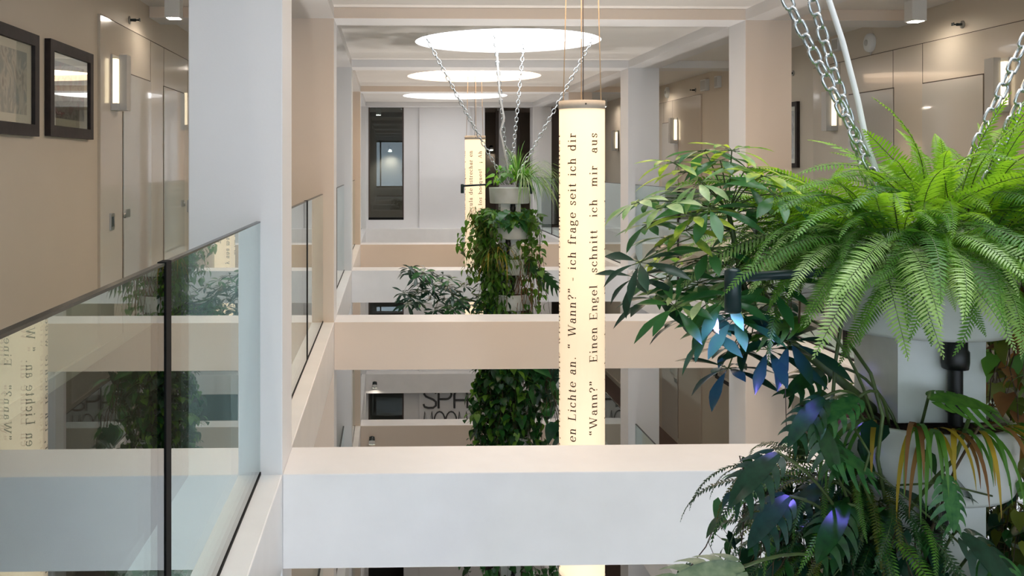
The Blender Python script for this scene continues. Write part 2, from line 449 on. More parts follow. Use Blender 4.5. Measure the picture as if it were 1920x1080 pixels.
for L in range(3):
    zf = ZT - LV * L
    for side in ('left', 'right'):
        door(side, 7.25, 8.08, zf, 'near', 'glossy flush door, nearer of the pair on the %s wall %s' % (side, lv[L]))
        door(side, 8.56, 9.40, zf, 'far', 'glossy flush door, farther of the pair on the %s wall %s' % (side, lv[L]))
        door(side, 15.0, 15.85, zf, 'near', 'flush door beyond the second column on the %s wall %s' % (side, lv[L]))
        reader(side, 6.95, zf, 'steel card reader before the nearer door, %s wall %s' % (side, lv[L]))
        reader(side, 9.62, zf, 'steel card reader after the farther door, %s wall %s' % (side, lv[L]))
for side in ('left', 'right'):
    sconce(side, 7.02, EYE + 0.60, 'box wall lamp beside the nearer door on the %s wall' % side)
    sconce(side, 9.72, EYE + 0.56, 'box wall lamp beside the farther door on the %s wall' % side)
    sconce(side, 15.1, EYE + 0.56, 'box wall lamp beside the door beyond the second column, %s wall' % side)
    sconce(side, 19.0, EYE + 0.50, 'farthest box wall lamp on the %s wall' % side)
for L in (1, 2):
    for side in ('left', 'right'):
        for yy in (7.02, 9.72, 15.1):
            sconce(side, yy, EYE + 0.58 - LV * L, 'box wall lamp on the %s wall %s, %s' % (side, lv[L], {7.02: 'nearest', 9.72: 'middle', 15.1: 'far'}[yy]))
sprinkler('left', 7.5, EYE + 1.13, 'small dark sprinkler above the left panelling')
sprinkler('right', 7.55, EYE + 1.13, 'small sprinkler above the right panelling, nearest')
sprinkler('right', 10.75, EYE + 1.05, 'small sprinkler above the picture on the right wall')
sprinkler('right', 14.2, EYE + 1.13, 'small sprinkler beyond the second column, right wall')
disc_alarm('right', 9.0, EYE + 1.17, 'round white sounder with a wire on the right wall')
disc_alarm('right', 15.6, EYE + 1.2, 'farther round sounder seen between the right columns')
wbox_unit('right', 9.62, EYE + 1.23, 0.15, 0.13, 'small white box left of the round sounder')
wbox_unit('right', 13.7, EYE + 1.16, 0.22, 0.16, 'white wall box between the right columns')
wbox_unit('right', 13.15, EYE + 1.16, 0.12, 0.16, 'small grey box nearest the second right column')

def cube_lamp(x, y, z, label):
    t = thing('ceiling_spot_cube', label, 'ceiling lamp', (x, y, z), 0, 'white cube lamps on the corridor ceilings')
    MB().box(-0.06, 0.06, -0.06, 0.06, -0.165, 0.0).build('housing', M_PLWH, t)
    MB().box(-0.045, 0.045, -0.045, 0.045, -0.168, -0.1655).build('lens', M_GLOWC, t)
    return t
for side, x in (('left', -1.70), ('right', 4.30)):
    for i, y in enumerate((3.2, 7.7, 11.6, 15.4, 19.0)):
        cube_lamp(x, y, ZC, 'white cube lamp, %s along the %s corridor ceiling' % (('nearest', 'second', 'third', 'fourth', 'last')[i], side))
    for L in (1, 2, 3):
        for i, y in enumerate((3.2, 7.7, 11.6, 15.4, 19.0)):
            cube_lamp(x, y, ZT - LV * (L - 1) - 0.36, 'white cube lamp, %s under the %s gallery, level %s' % (('nearest', 'second', 'third', 'fourth', 'last')[i], side, lvl_name[L]))
# unseen uplights added on the ground floor to brighten the ceiling, two to a bay
def uplight(x, y, label):
    t = thing('added_uplight', label, 'added lamp', (x, y, 0.0), 0, 'uplights added to brighten the ceiling')
    MB().lathe([(0, 0), (.11, 0), (.11, .09), (.095, .10), (.09, .085), (0, .085)], 28).build('housing', M_GEDGE, t)
    ld = bpy.data.lights.new('added_fill_spot', 'SPOT'); ld.energy = UP_W; ld.color = (1.0, .93, .86); ld.spot_size = math.radians(34); ld.spot_blend = .6; ld.shadow_soft_size = .08
    lo = bpy.data.objects.new('added_fill_spot', ld); COL.objects.link(lo); lo.parent = t; lo.location = (0, 0, .12); lo.rotation_euler = (PI, 0, 0)
for k in range(5):
    for x in (0.25, 2.35): uplight(x, SKY[k], '%s unseen uplight added to brighten the ceiling, %s bay' % ('left' if x < 1 else 'right', names[k] if k else 'first'))
# lamps of the rooms behind the far wall
def wall_spot(x, y, z, label, on=True):
    t = thing('wall_spot', label, 'spotlight', (x, y, z), 0, 'small round spotlights')
    MB().lathe([(0, 0), (0.05, 0), (0.05, 0.02), (0, 0.02)], 20, mx=Matrix.Rotation(PI / 2, 4, 'X')).build('base', M_GEDGE, t)
    mx = Matrix.Translation((0, -0.06, 0)) @ Matrix.Rotation(math.radians(-25), 4, 'X')
    MB().lathe([(0, 0.05), (0.045, 0.05), (0.055, -0.07), (0.05, -0.07), (0.045, -0.05), (0.0, -0.05)], 20, mx=mx).build('head', M_GEDGE if on else M_BLACK, t)
    MB().lathe([(0, -0.052), (0.044, -0.052)], 20, mx=mx).build('lens', M_GLOWC, t)
    MB().lathe([(0.046, 0.02), (0.058, -0.075), (0.05, -0.075)], 20, mx=mx).build('collar', M_PLWH, t)
    return t
wall_spot(0.07, YF - 0.005, EYE + 0.42, 'small spotlight glowing on the wall behind the far window')
wall_spot(2.6, YF - 0.005, EYE + 0.45, 'small dark spotlight on the wall seen through the second far opening')
wall_spot(-0.26, BAYS[5] - 0.001, ZT - LV - 0.20, 'round spotlight on the far beam above the dark opening')
wall_spot(-0.255, BAYS[4] - 0.001, ZT - LV - 0.22, 'round spotlight on the beam below the letters')
for x in (-0.2, 2.6):
    cube_lamp(x, YW + 1.8, ZC, 'white cube lamp in the %s room behind the far wall' % ('left' if x < 1 else 'right'))
for x, y, z, e, c in ((0.07, YF - 0.16, EYE + 0.40, 10, (1, .93, .85)),):
    ld = bpy.data.lights.new('room_spot', 'SPOT'); ld.energy = e * 9; ld.color = c; ld.spot_size = math.radians(120); ld.spot_blend = 0.8; ld.shadow_soft_size = 0.04
    lo = bpy.data.objects.new('room_spot', ld); COL.objects.link(lo); lo.location = (x, y, z); lo.rotation_euler = (math.radians(-8), 0, 0)

# ------------------------------------------------------------ pictures
def artmat(name, seed, cols, ph):
    m = bpy.data.materials.new(name); m.use_nodes = True
    nt = m.node_tree; b = nt.nodes['Principled BSDF']; b.inputs['Roughness'].default_value = 0.5
    tc = nt.nodes.new('ShaderNodeTexCoord'); mp = nt.nodes.new('ShaderNodeMapping'); mp.inputs['Location'].default_value = (seed, seed * 1.7, 0); mp.inputs['Scale'].default_value = ph
    n = nt.nodes.new('ShaderNodeTexNoise'); n.inputs['Scale'].default_value = 4.0; n.inputs['Detail'].default_value = 5; n.inputs['Distortion'].default_value = 1.4
    cr = nt.nodes.new('ShaderNodeValToRGB')
    els = cr.color_ramp.elements
    while len(els) < len(cols): els.new(0.5)
    for i, c in enumerate(cols):
        els[i].position = 0.28 + 0.44 * i / (len(cols) - 1); els[i].color = lin(c)
    nt.links.new(tc.outputs['Object'], mp.inputs[0]); nt.links.new(mp.outputs[0], n.inputs['Vector']); nt.links.new(n.outputs[0], cr.inputs[0]); nt.links.new(cr.outputs[0], b.inputs['Base Color'])
    return m
M_PGLASS = glassmat('picture_glass', (0.97, 0.98, 0.97))
def picture(side, y0, y1, z0, z1, art, label, fw=0.065, mw=0.07):
    X, s = wallspace(side)
    t = thing('framed_picture', label, 'picture', (X + s * 0.002, 0.5 * (y0 + y1), 0.5 * (z0 + z1)), 0 if side == 'left' else PI, 'framed pictures on the gallery walls')
    w_, h_ = (y1 - y0) / 2, (z1 - z0) / 2
    b = MB()
    b.box(0, 0.035, -w_, w_, h_ - fw, h_).box(0, 0.035, -w_, w_, -h_, -h_ + fw).box(0, 0.035, -w_, -w_ + fw, -h_ + fw, h_ - fw).box(0, 0.035, w_ - fw, w_, -h_ + fw, h_ - fw)
    b.build('frame', M_FRAME, t)
    MB().box(0.002, 0.012, -w_ + fw, w_ - fw, -h_ + fw, h_ - fw).build('mount', M_MATB, t)
    art_b = MB().box(0.012, 0.014, -w_ + fw + mw, w_ - fw - mw, -h_ + fw + mw * 0.7, h_ - fw - mw * 0.7)
    art_b.build('print', art, t)
    MB().box(0.022, 0.024, -w_ + fw, w_ - fw, -h_ + fw, h_ - fw).build('glass', M_PGLASS, t)
    return t
A1 = artmat('print_figure', 3.1, [(60, 50, 44), (120, 112, 98), (176, 172, 158), (96, 104, 98), (84, 104, 112), (190, 184, 166)], (1, 2.2, 1.4))
A2 = artmat('print_flowers', 8.4, [(40, 38, 38), (88, 84, 80), (150, 148, 140), (96, 92, 90), (130, 40, 60), (196, 190, 184)], (1, 2.0, 2.4))
A3 = artmat('print_dark', 5.2, [(20, 20, 22), (48, 48, 52), (180, 176, 170), (40, 40, 44), (110, 60, 60), (200, 198, 194)], (1, 6, 1.2))
picture('left', 4.68, 5.48, EYE + 0.165, EYE + 0.735, A1, 'dark framed print of pale figures at the left edge')
picture('left', 5.66, 6.48, EYE + 0.175, EYE + 0.745, A2, 'dark framed print with red flowers, nearer the doors on the left wall')
picture('right', 10.58, 11.16, EYE - 0.02, EYE + 0.72, A3, 'dark framed picture on the right wall behind the column', 0.05, 0.07)
picture('right', 12.5, 13.25, EYE - 2.95, EYE - 2.3, A3, 'grey framed picture one floor down on the right wall', 0.04, 0.05)
picture('right', 9.9, 10.5, EYE - 3.6, EYE - 2.6, A3, 'dark framed picture one floor down behind the near plants', 0.04, 0.05)


# ------------------------------------------------------------ lettering
TK, TN = 0.096, 0.042
def arc(cx, cy, rx, ry, a0, a1, n=None):
    n = n or max(4, int(abs(a1 - a0) / 22))
    return [(cx + rx * math.cos(math.radians(a0 + (a1 - a0) * i / n)), cy + ry * math.sin(math.radians(a0 + (a1 - a0) * i / n))) for i in range(n + 1)]
XH, AS, CP = 0.46, 0.70, 0.68
def glyph(ch):
    V = lambda x, a, c: ('P', [(x - TK / 2, a), (x + TK / 2, a), (x + TK / 2, c), (x - TK / 2, c)])
    S = lambda a, c, y: ('P', [(a, y - TN / 2), (c, y - TN / 2), (c, y + TN / 2), (a, y + TN / 2)])
    T = lambda x, a, c: ('P', [(x - TN / 2, a), (x + TN / 2, a), (x + TN / 2, c), (x - TN / 2, c)])
    C = lambda p: ('C', p)
    D = lambda x, y, r=0.052: ('P', arc(x, y, r, r, 0, 330, 11))
    hump = lambda x: [C(arc(x + .135, XH - .155, .125, .14, 180, 0)), V(x + .26, 0, XH - .14), S(x + .17, x + .36, TN / 2)]
    stem = lambda x, h: [V(x, 0, h), S(x - .10, x + .11, TN / 2), S(x - .10, x, h - TN / 2)]
    bowl = C(arc(.23, .23, .17, .22, 0, 360))
    G = {
     'i': (.27, stem(.14, XH) + [D(.13, .63)]), 'l': (.27, stem(.14, AS)), 'n': (.52, stem(.12, XH) + hump(.12)), 'm': (.80, stem(.12, XH) + hump(.12) + hump(.38)),
     'h': (.52, stem(.12, AS) + hump(.12)), 'r': (.38, stem(.13, XH) + [C(arc(.25, XH - .16, .12, .13, 175, 60)), D(.31, XH - .07)]),
     'u': (.54, [V(.13, .14, XH), S(.03, .13, XH - TN / 2), C(arc(.26, .15, .13, .14, 180, 360)), V(.39, 0, XH), S(.29, .39, XH - TN / 2), S(.39, .49, TN / 2)]),
     'e': (.45, [C(arc(.24, .23, .18, .215, 0, 325)), S(.07, .43, .245)]), 'c': (.43, [C(arc(.24, .23, .18, .215, 50, 325)), D(.35, .36)]), 'o': (.49, [C(arc(.245, .23, .19, .215, 0, 360))]),
     'd': (.53, [bowl, V(.39, 0, AS), S(.29, .39, AS - TN / 2), S(.39, .49, TN / 2)]), 'b': (.53, [V(.12, 0, AS), S(.02, .12, AS - TN / 2), C(arc(.29, .23, .17, .22, 0, 360))]),
     'q': (.53, [bowl, V(.39, -.22, XH), S(.29, .49, -.22)]), 'p': (.53, [V(.12, -.22, XH), S(.02, .22, -.22), S(.02, .12, XH - TN / 2), C(arc(.29, .23, .17, .22, 0, 360))]),
     'g': (.49, [C(arc(.21, .31, .135, .145, 0, 360)), C([(.12, .20), (.07, .12), (.12, .055), (.32, .04)]), C(arc(.24, -.07, .18, .105, 0, 360)), S(.32, .46, XH - .03)]),
     'a': (.45, [V(.33, .05, .33), C(arc(.215, .33, .12, .12, 0, 150)), D(.12, .34), C(arc(.20, .135, .135, .13, 60, 345)), C([(.33, .07), (.37, .01), (.44, .05)])]),
     's': (.38, [C([(.31, .36), (.27, .43), (.19, .45), (.10, .42), (.08, .34), (.14, .27), (.24, .21), (.31, .14), (.28, .05), (.19, .01), (.10, .03), (.06, .11)]), T(.32, .32, .45), T(.06, .02, .15)]),
     't': (.31, [V(.14, .08, .60), S(.03, .27, XH - TN / 2), C([(.12, .09), (.16, .02), (.22, .01), (.28, .05)])]),
     'f': (.31, [V(.14, 0, .56), S(.03, .26, XH - TN / 2), S(.03, .26, TN / 2), C(arc(.24, .56, .10, .13, 180, 50)), D(.31, .64)]),
     'v': (.48, [C([(.07, XH), (.24, .01)]), T(.24, 0, .04), ('T', [(.24, .01), (.41, XH)]), S(.0, .16, XH - TN / 2), S(.33, .48, XH - TN / 2)]),
     'w': (.70, [C([(.07, XH), (.21, .01)]), ('T', [(.21, .01), (.35, XH)]), C([(.35, XH), (.49, .01)]), ('T', [(.49, .01), (.63, XH)]), S(.0, .15, XH - TN / 2), S(.55, .70, XH - TN / 2)]),
     'y': (.48, [C([(.07, XH), (.24, .01)]), ('T', [(.14, -.20), (.24, .0), (.41, XH)]), S(.0, .16, XH - TN / 2), S(.33, .48, XH - TN / 2), D(.11, -.17)]),
     'T': (.60, [V(.30, 0, CP), S(.04, .56, CP - TN / 2), S(.18, .42, TN / 2), T(.04, CP - .16, CP), T(.56, CP - .16, CP)]),
     'z': (.43, [S(.05, .38, XH - TN / 2), C([(.35, XH), (.07, .01)]), S(.05, .38, TN / 2), T(.06, .34, XH), T(.38, 0, .12)]),
     'E': (.60, [V(.15, 0, CP), S(.03, .52, CP - TN / 2), S(.03, .54, TN / 2), S(.15, .40, .35), T(.52, CP - .15, CP), T(.54, 0, .17), T(.40, .27, .43)]),
     'L': (.56, [V(.15, 0, CP), S(.03, .28, CP - TN / 2), S(.03, .52, TN / 2), T(.52, 0, .18)]),
     'D': (.70, [V(.15, 0, CP), S(.03, .33, CP - TN / 2), S(.03, .33, TN / 2), C(arc(.30, .34, .32, .325, 90, -90, 12))]),
     'A': (.68, [('T', [(.10, .01), (.34, CP)]), C([(.34, CP), (.58, .01)]), S(.18, .48, .22), S(.02, .20, TN / 2), S(.47, .68, TN / 2)]),
     'W': (.94, [C([(.10, CP), (.29, .01)]), ('T', [(.29, .01), (.48, CP)]), C([(.48, CP), (.67, .01)]), ('T', [(.67, .01), (.85, CP)]), S(.0, .20, CP - TN / 2), S(.40, .56, CP - TN / 2), S(.77, .94, CP - TN / 2)]),
     '?': (.42, [C(arc(.21, .52, .15, .15, 160, -70)), C([(.25, .38), (.20, .30), (.20, .19)]), D(.20, .04), D(.08, .55)]),
     '!': (.28, [V(.14, .20, CP), D(.14, .04)]), '\u00a1': (.28, [V(.14, -.20, .26), D(.14, .42)]),
     '.': (.26, [D(.12, .045)]), ',': (.26, [D(.12, .045), C([(.16, .04), (.14, -.05), (.08, -.12)])]), '-': (.34, [('P', [(.05, .21), (.29, .21), (.29, .26), (.05, .26)])]),
     '\u201c': (.40, [D(.11, .55), C([(.08, .56), (.09, .64), (.15, .69)]), D(.28, .55), C([(.25, .56), (.26, .64), (.32, .69)])]),
     '\u201d': (.40, [D(.11, .64), C([(.15, .63), (.13, .55), (.07, .50)]), D(.28, .64), C([(.32, .63), (.30, .55), (.24, .50)])]),
     ' ': (.34, [])}
    if ch == '\u00fc':
        a, s = glyph('u'); return a, s + [D(.16, .61), D(.36, .61)]
    return G[ch]
def offset_stroke(pts, wf):
    L_, R_ = [], []
    for i, p in enumerate(pts):
        a = pts[max(i - 1, 0)]; c = pts[min(i + 1, len(pts) - 1)]
        dx, dy = c[0] - a[0], c[1] - a[1]; l = math.hypot(dx, dy) or 1e-6
        w_ = wf(dx / l, dy / l) / 2
        L_.append((p[0] - dy / l * w_, p[1] + dx / l * w_)); R_.append((p[0] + dy / l * w_, p[1] - dx / l * w_))
    return [[L_[i], R_[i], R_[i + 1], L_[i + 1]] for i in range(len(pts) - 1)]
def text_polys(txt, em, track):
    out = []; x = 0.0
    for ch in txt:
        adv, st = glyph(ch)
        for kind, p in st:
            if kind == 'P': polys = [p]
            elif kind == 'C': polys = offset_stroke(p, lambda dx, dy: TN + (TK - TN) * abs(dy) ** 1.3)
            else: polys = offset_stroke(p, lambda dx, dy: TN * 1.1)
            for q in polys: out.append([((x + a) * em, c * em) for a, c in q])
        x += adv + track
    return out, x * em
def banner(x, y, rad, z0, z1, lines, em, label, ztext, heights, group='glowing paper banners hanging in the atrium'):
    t = thing('paper_banner_lamp', label, 'lantern', (x, y, z1), 0, group)
    h = z1 - z0
    MB().lathe([(rad - 0.002, -h), (rad, -h), (rad, -0.045), (rad - 0.002, -0.045)], 144).build('paper_tube', M_PAPER, t)
    for za, zb in ((-0.05, 0.004), (-h - 0.01, -h + 0.05)):
        MB().lathe([(rad - 0.004, za), (rad + 0.003, za), (rad + 0.003, zb), (rad - 0.004, zb), (rad - 0.004, za)], 64).build('cuff', M_CUFF, t)
    b = MB().lathe([(0, 0.0), (rad - .005, 0.0)], 48)
    b.build('top_cap', M_CUFF, t).location = (0, 0, -0.02)
    for i, (ang, sag) in enumerate(((200, 0), (262, 1), (320, 0), (80, 0))):
        a = math.radians(ang)
        p0 = (rad * 0.94 * math.cos(a), rad * 0.94 * math.sin(a), -0.01)
        p1 = (rad * 0.75 * math.cos(a), rad * 0.75 * math.sin(a), ZC + 0.08 - z1)
        MB().tube([p0, p1], 0.0035, 6).build('cord', M_CORDD if sag else M_CORD, t)
    for ang in (-92, 4, 176):
        a = math.radians(ang)
        MB().lathe([(0, .006), (.005, .004), (.006, 0)], 8, mx=Matrix.Translation(((rad + .003) * math.cos(a), (rad + .003) * math.sin(a), -0.022)) @ Matrix.Rotation(a, 4, 'Z') @ Matrix.Rotation(PI / 2, 4, 'Y')).build('rivet', M_GEDGE, t)
    for ang, txt, dz, tr in lines:
        polys, tot = text_polys(txt, em, tr)
        b = MB()
        for q in polys:
            # refine nothing: letters are small next to the radius; map (along, up) -> cylinder, reading upwards
            def cyl(a_, u):
                th = math.radians(ang) - (u - XH * em / 2) / rad
                r_ = rad + 0.0012
                return (r_ * math.cos(th), r_ * math.sin(th), ztext + dz - (tot - a_) - z1)
            if len(q) == 4:
                e = max(abs(q[0][1] - q[1][1]), abs(q[1][1] - q[2][1]), abs(q[0][1] - q[3][1]))
                k = max(1, int(math.ceil(e / 0.007)))
                V = []; Fc = []
                for i in range(k + 1):
                    for j in range(k + 1):
                        s_, t_ = i / k, j / k
                        p = [(1 - s_) * ((1 - t_) * q[0][c] + t_ * q[3][c]) + s_ * ((1 - t_) * q[1][c] + t_ * q[2][c]) for c in (0, 1)]
                        V.append(cyl(*p))
                for i in range(k):
                    for j in range(k): Fc.append((i * (k + 1) + j, i * (k + 1) + j + 1, (i + 1) * (k + 1) + j + 1, (i + 1) * (k + 1) + j))
                b.add(V, Fc)
            else:
                V = [cyl(*p) for p in q]
                b.add(V, [tuple(range(len(V)))])
        b.build('lettering', M_INK, t)
    ld = bpy.data.lights.new('banner_tube', 'POINT'); ld.energy = 16; ld.color = (1, .74, .46); ld.shadow_soft_size = 0.05
    return t
# facing direction of the banner towards the gallery where the camera stands is roughly 256 degrees
B1X, B1Y = 1.292, 6.34
T_L = 'leuchte ich wieder, ich leuchte wieder dann. Denn du z\u00fcndest'
T_M = 'du z\u00fcndest en Lichte an. \u201c Wann?\u201d - ich frage seit ich dir'
T_R = '\u201cWann?\u201d   Einen Engel  schnitt  ich  mir  aus'
bf = math.degrees(math.atan2(-B1Y, -B1X))
lines = []
for i, (a, s, dz, tr) in enumerate(((-78, T_L, 0, .14), (-22, T_M, 0.0, .102), (33, T_R, 0.0, .095), (89, T_L, -0.3, .14), (145, T_M, -.2, .14), (199, T_R, -.3, .1))):
    lines.append((bf + a, s, dz, tr))
banner(B1X, B1Y, 0.150, EYE - 2.75, EYE + 0.425, lines, 0.084, 'nearest tall glowing paper tube with German writing', EYE + 0.222, None)
B2X, B2Y = 1.30, 14.17
bf = math.degrees(math.atan2(-B2Y, -B2X))
S_1 = 'tu luz y una maravilla pecula de estrechar en'
S_2 = 'Te quiero y los bosques!  \u00a1 Ah'
lines = [(bf - 78, 'al fin la noche de los bosques  \u00a1 Ah', 0, .07), (bf - 22, S_1, 0, .07), (bf + 33, S_2, 0, .09), (bf + 89, S_1, -.1, .07), (bf + 145, S_2, -.2, .09)]
banner(B2X, B2Y, 0.150, EYE - 2.75, EYE + 0.44, lines, 0.088, 'farther glowing paper tube with Spanish writing behind the planter tower', EYE + 0.23, None)

# sign letters on the far wall, rounded monoline capitals
def mono(ch):
    return {'S': ([arc(.32, .72, .26, .22, 40, 180) + arc(.32, .28, .26, .22, 90, -150) if False else [(.58, .78), (.52, .92), (.38, .98), (.22, .98), (.08, .90), (.06, .74), (.14, .62), (.30, .54), (.46, .46), (.58, .34), (.58, .14), (.46, .03), (.24, .02), (.08, .08), (.03, .22)]], .66),
            'P': ([[(.04, 0), (.04, .98), (.34, .98)] + arc(.36, .73, .25, .25, 90, -90) + [(.04, .48)]], .70),
            'A': ([[(.04, 0), (.04, .66)] + arc(.33, .66, .29, .32, 180, 0) + [(.62, 0)], [(.04, .42), (.62, .42)]], .70),
            'M': ([[(.02, 0), (.14, .98), (.40, .12), (.66, .98), (.78, 0)]], .84),
            'O': ([arc(.40, .49, .40, .49, 0, 360)], .86)}[ch]
def sign(name, txt, x0, x1, z0, z1, y, m, label, rr):
    t = thing(name, label, 'sign', (x0, y, z0), 0)
    adv = [mono(c)[1] for c in txt]; tot = sum(adv) - 0.05
    sx = (x1 - x0) / tot; sz = (z1 - z0)
    x = 0
    for c, a in zip(txt, adv):
        b = MB()
        for st in mono(c)[0]:
            b.tube([((x + px) * sx, -rr, pz * sz) for px, pz in st], rr, 8)
        b.build('letter', m, t); x += a
    return t
fz = 20.4 / 1800
SY = YW - 0.081
sign('wall_lettering', 'SPA', 0.755, 1.715, EYE - 5.135, EYE - 4.735, SY, M_SIGN, 'large grey rounded letters SPA on the far wall', 0.022)
sign('wall_lettering', 'MOOM', 0.755, 1.715, EYE - 5.60, EYE - 5.20, SY, M_SIGN, 'smaller dark letters below the word SPA on the far wall', 0.015)

# ------------------------------------------------------------ leaves and plants
G_BRIGHT = leafmat('bright_fern_green', (146, 184, 52), (104, 156, 40), 0.45, 0.45)
G_MID = leafmat('fern_green', (96, 148, 54), (64, 116, 40), 0.4, 0.45)
G_PALE = leafmat('pale_fern_green', (182, 208, 152), (138, 180, 96), 0.35, 0.4)
G_FRESH = leafmat('fresh_green_leaf', (112, 160, 58), (72, 118, 38), .4, .35)
G_DARK = leafmat('dark_leaf_green', (34, 84, 36), (22, 58, 26), 0.25, 0.3)
G_DEEP = leafmat('deep_bluish_green', (34, 74, 56), (20, 52, 38), 0.2, 0.28)
G_SCH = leafmat('umbrella_leaf_green', (74, 132, 70), (42, 98, 56), 0.3, 0.3)
G_VAR = leafmat('variegated_leaf', (196, 212, 84), (60, 126, 44), 0.4, 0.3, nscale=22)
G_CREAM = leafmat('cream_green_leaf', (206, 220, 168), (110, 158, 90), 0.35, 0.35, nscale=14)
G_LIME = leafmat('lime_leaf', (160, 220, 50), (90, 170, 36), 0.5, 0.35)
G_OLIVE = leafmat('olive_leaf', (110, 118, 40), (66, 84, 28), 0.35, 0.5)
G_GREY = leafmat('greyish_leaf', (132, 152, 132), (104, 128, 108), .3, .35, nscale=9)
G_STEM = mat('green_stem', (82, 104, 50), 0.5, rgb2=(60, 74, 40), nscale=20)
G_WOOD = mat('brown_stem', (84, 68, 46), 0.8, rgb2=(58, 46, 34), nscale=30)
G_DRY = leafmat('dry_leaf', (150, 110, 60), (110, 66, 40), 0.3, 0.7)
G_YEL = leafmat('yellowing_leaf', (188, 166, 50), (150, 120, 40), 0.4, 0.5)
G_ROOT = mat('reddish_roots', (150, 104, 74), 0.8, rgb2=(96, 64, 46), nscale=30)

def leaf_tpl(L, W, droop=0.5, fold=0.25, shape=0.45, n=6, wave=0.0, twist=0.0):
    """a leaf blade growing along +X, bending down, folded along the midrib"""
    V = []; Fc = []
    x = z = 0.0; a = 0.0
    for i in range(n + 1):
        t = i / n
        if shape < 1:   # lens with its widest place at `shape`
            wd = (t / shape) ** 0.75 if t < shape else (1 - ((t - shape) / (1 - shape)) ** 1.7)
        else:           # heart: wide near the stalk
            wd = min(1.0, (t + 0.12) * 5.0) * (1 - max(0, (t - .15) / .85) ** 1.6)
        wd = max(wd, 0.02) * W / 2
        if i:
            a = -droop * t
            x += L / n * math.cos(a); z += L / n * math.sin(a)
        zz = fold * wd
        wv = wave * math.sin(t * 11) * wd
        back = -0.25 * L * 0.35 if (shape >= 1 and i == 0) else 0
        V += [(x + back, wd, z + zz + wv), (x, 0, z), (x + back, -wd, z + zz - wv)]
    for i in range(n):
        b = 3 * i
        Fc += [(b, b + 1, b + 4, b + 3), (b + 1, b + 2, b + 5, b + 4)]
    return np.array(V), Fc
def split_leaf_tpl(L, W, lobes=6, droop=0.6, fold=0.2, seed=0):
    """a monstera leaf: a heart blade cut into curved lobes"""
    r = random.Random(seed); V = []; Fc = []
    def zc(x, y): return -droop * x * x / L * 0.55 + fold * abs(y) - 0.9 * y * y / W
    def add_quadstrip(A, B):
        b = len(V)
        for p, q in zip(A, B): V.append(p); V.append(q)
        for i in range(len(A) - 1): Fc.append((b + 2 * i, b + 2 * i + 1, b + 2 * i + 3, b + 2 * i + 2))
    for sgn in (1, -1):
        # inner solid blade
        m = lobes * 2
        A = []; B = []
        for i in range(m + 1):
            t = i / m; x = L * t
            hw = W / 2 * math.sin(PI * min(1, t * 0.93 + .07)) ** 0.7 * 0.42
            A.append((x, 0, zc(x, 0))); B.append((x + 0.02 * L, sgn * hw, zc(x, hw)))
        add_quadstrip(A, B)
        for k in range(lobes):
            if r.random() < 0.05: continue
            t0 = (k + 0.04) / lobes; t1 = (k + 0.80) / lobes
            tm = (t0 + t1) / 2
            out = W / 2 * (math.sin(PI * min(1, tm * 0.86 + .12)) ** 0.6) * r.uniform(0.92, 1.06)
            hw = W / 2 * math.sin(PI * min(1, tm * 0.93 + .07)) ** 0.7 * 0.36
            A = []; B = []
            for j in range(5):
                u = j / 4
                y = hw + (out - hw) * u
                sweep = 0.16 * L * u * u
                nar = 1 - 0.55 * u ** 3
                x0 = L * (tm - (tm - t0) * nar) + sweep; x1 = L * (tm + (t1 - tm) * nar) + sweep
                A.append((x0, sgn * y, zc(x0, y))); B.append((x1, sgn * y, zc(x1, y)))
            add_quadstrip(A, B)
    return np.array(V), Fc
def frond_tpl(L, elev, droop, lw=0.032, seed=0, pitch=0.0088, taper=0.3):
    """a sword fern frond: a curved rachis carrying two rows of leaflets"""
    r = random.Random(seed); n = int(L / pitch); V = []; Fc = []
    x = z = 0.0; pts = []
    side = r.uniform(-0.25, 0.25); y = 0.0
    for i in range(n + 1):
        t = i / n
        a = elev - droop * t ** 1.15
        yaw = side * t
        pts.append((Vector((x, y, z)), a, yaw))
        x += pitch * math.cos(a) * math.cos(yaw); y += pitch * math.cos(a) * math.sin(yaw); z += pitch * math.sin(a)
    for i, (p, a, yaw) in enumerate(pts):
        t = i / n
        if t < 0.07: continue
        ll = lw * min(1, (t - .02) / taper) ** 0.5 * (1 - max(0, (t - .45) / .55) ** 2.2) + 0.003
        T = Vector((math.cos(a) * math.cos(yaw), math.cos(a) * math.sin(yaw), math.sin(a)))
        S = Vector((-math.sin(yaw), math.cos(yaw), 0)); N = T.cross(S) * -1
        N = S.cross(T) * -1
        for sg in (1, -1):
            d = (S * sg + T * (0.22 + 0.3 * t) + N * r.uniform(-.22, .12)).normalized()
            hw = pitch * 0.40
            b = len(V)
            q = p + T * (pitch * .5 if sg < 0 else 0)
            V.extend([tuple(q - T * hw * .6), tuple(q + T * hw * .7), tuple(q + d * ll * .55 + T * hw + N * .001), tuple(q + d * ll + T * hw * .5 - N * ll * .12), tuple(q + d * ll * .5 - T * hw * .8)])
            Fc.append((b, b + 1, b + 2, b + 4)); Fc.append((b + 4, b + 2, b + 3))
    return np.array(V), Fc, [q[0] for q in pts[::4]] + [pts[-1][0]]
def frond_mesh(name, m, *a, **k):
    V, Fc, rp = frond_tpl(*a, **k)
    b = MB().add(V, Fc, 0)
    b.tube(rp, [0.0016 * (1 - 0.7 * i / len(rp)) for i in range(len(rp))], 4, 1)
    return b.mesh(name, [m, G_STEM])
def inst(name, me, parent, loc, fwd, up=(0, 0, 1), sc=1.0, roll=0.0):
    """links a part that shares mesh data, its +X along fwd"""
    o = bpy.data.objects.new(name, me); COL.objects.link(o); o.parent = parent
    o.matrix_local = frame(loc, fwd, up, sc, roll)
    return o
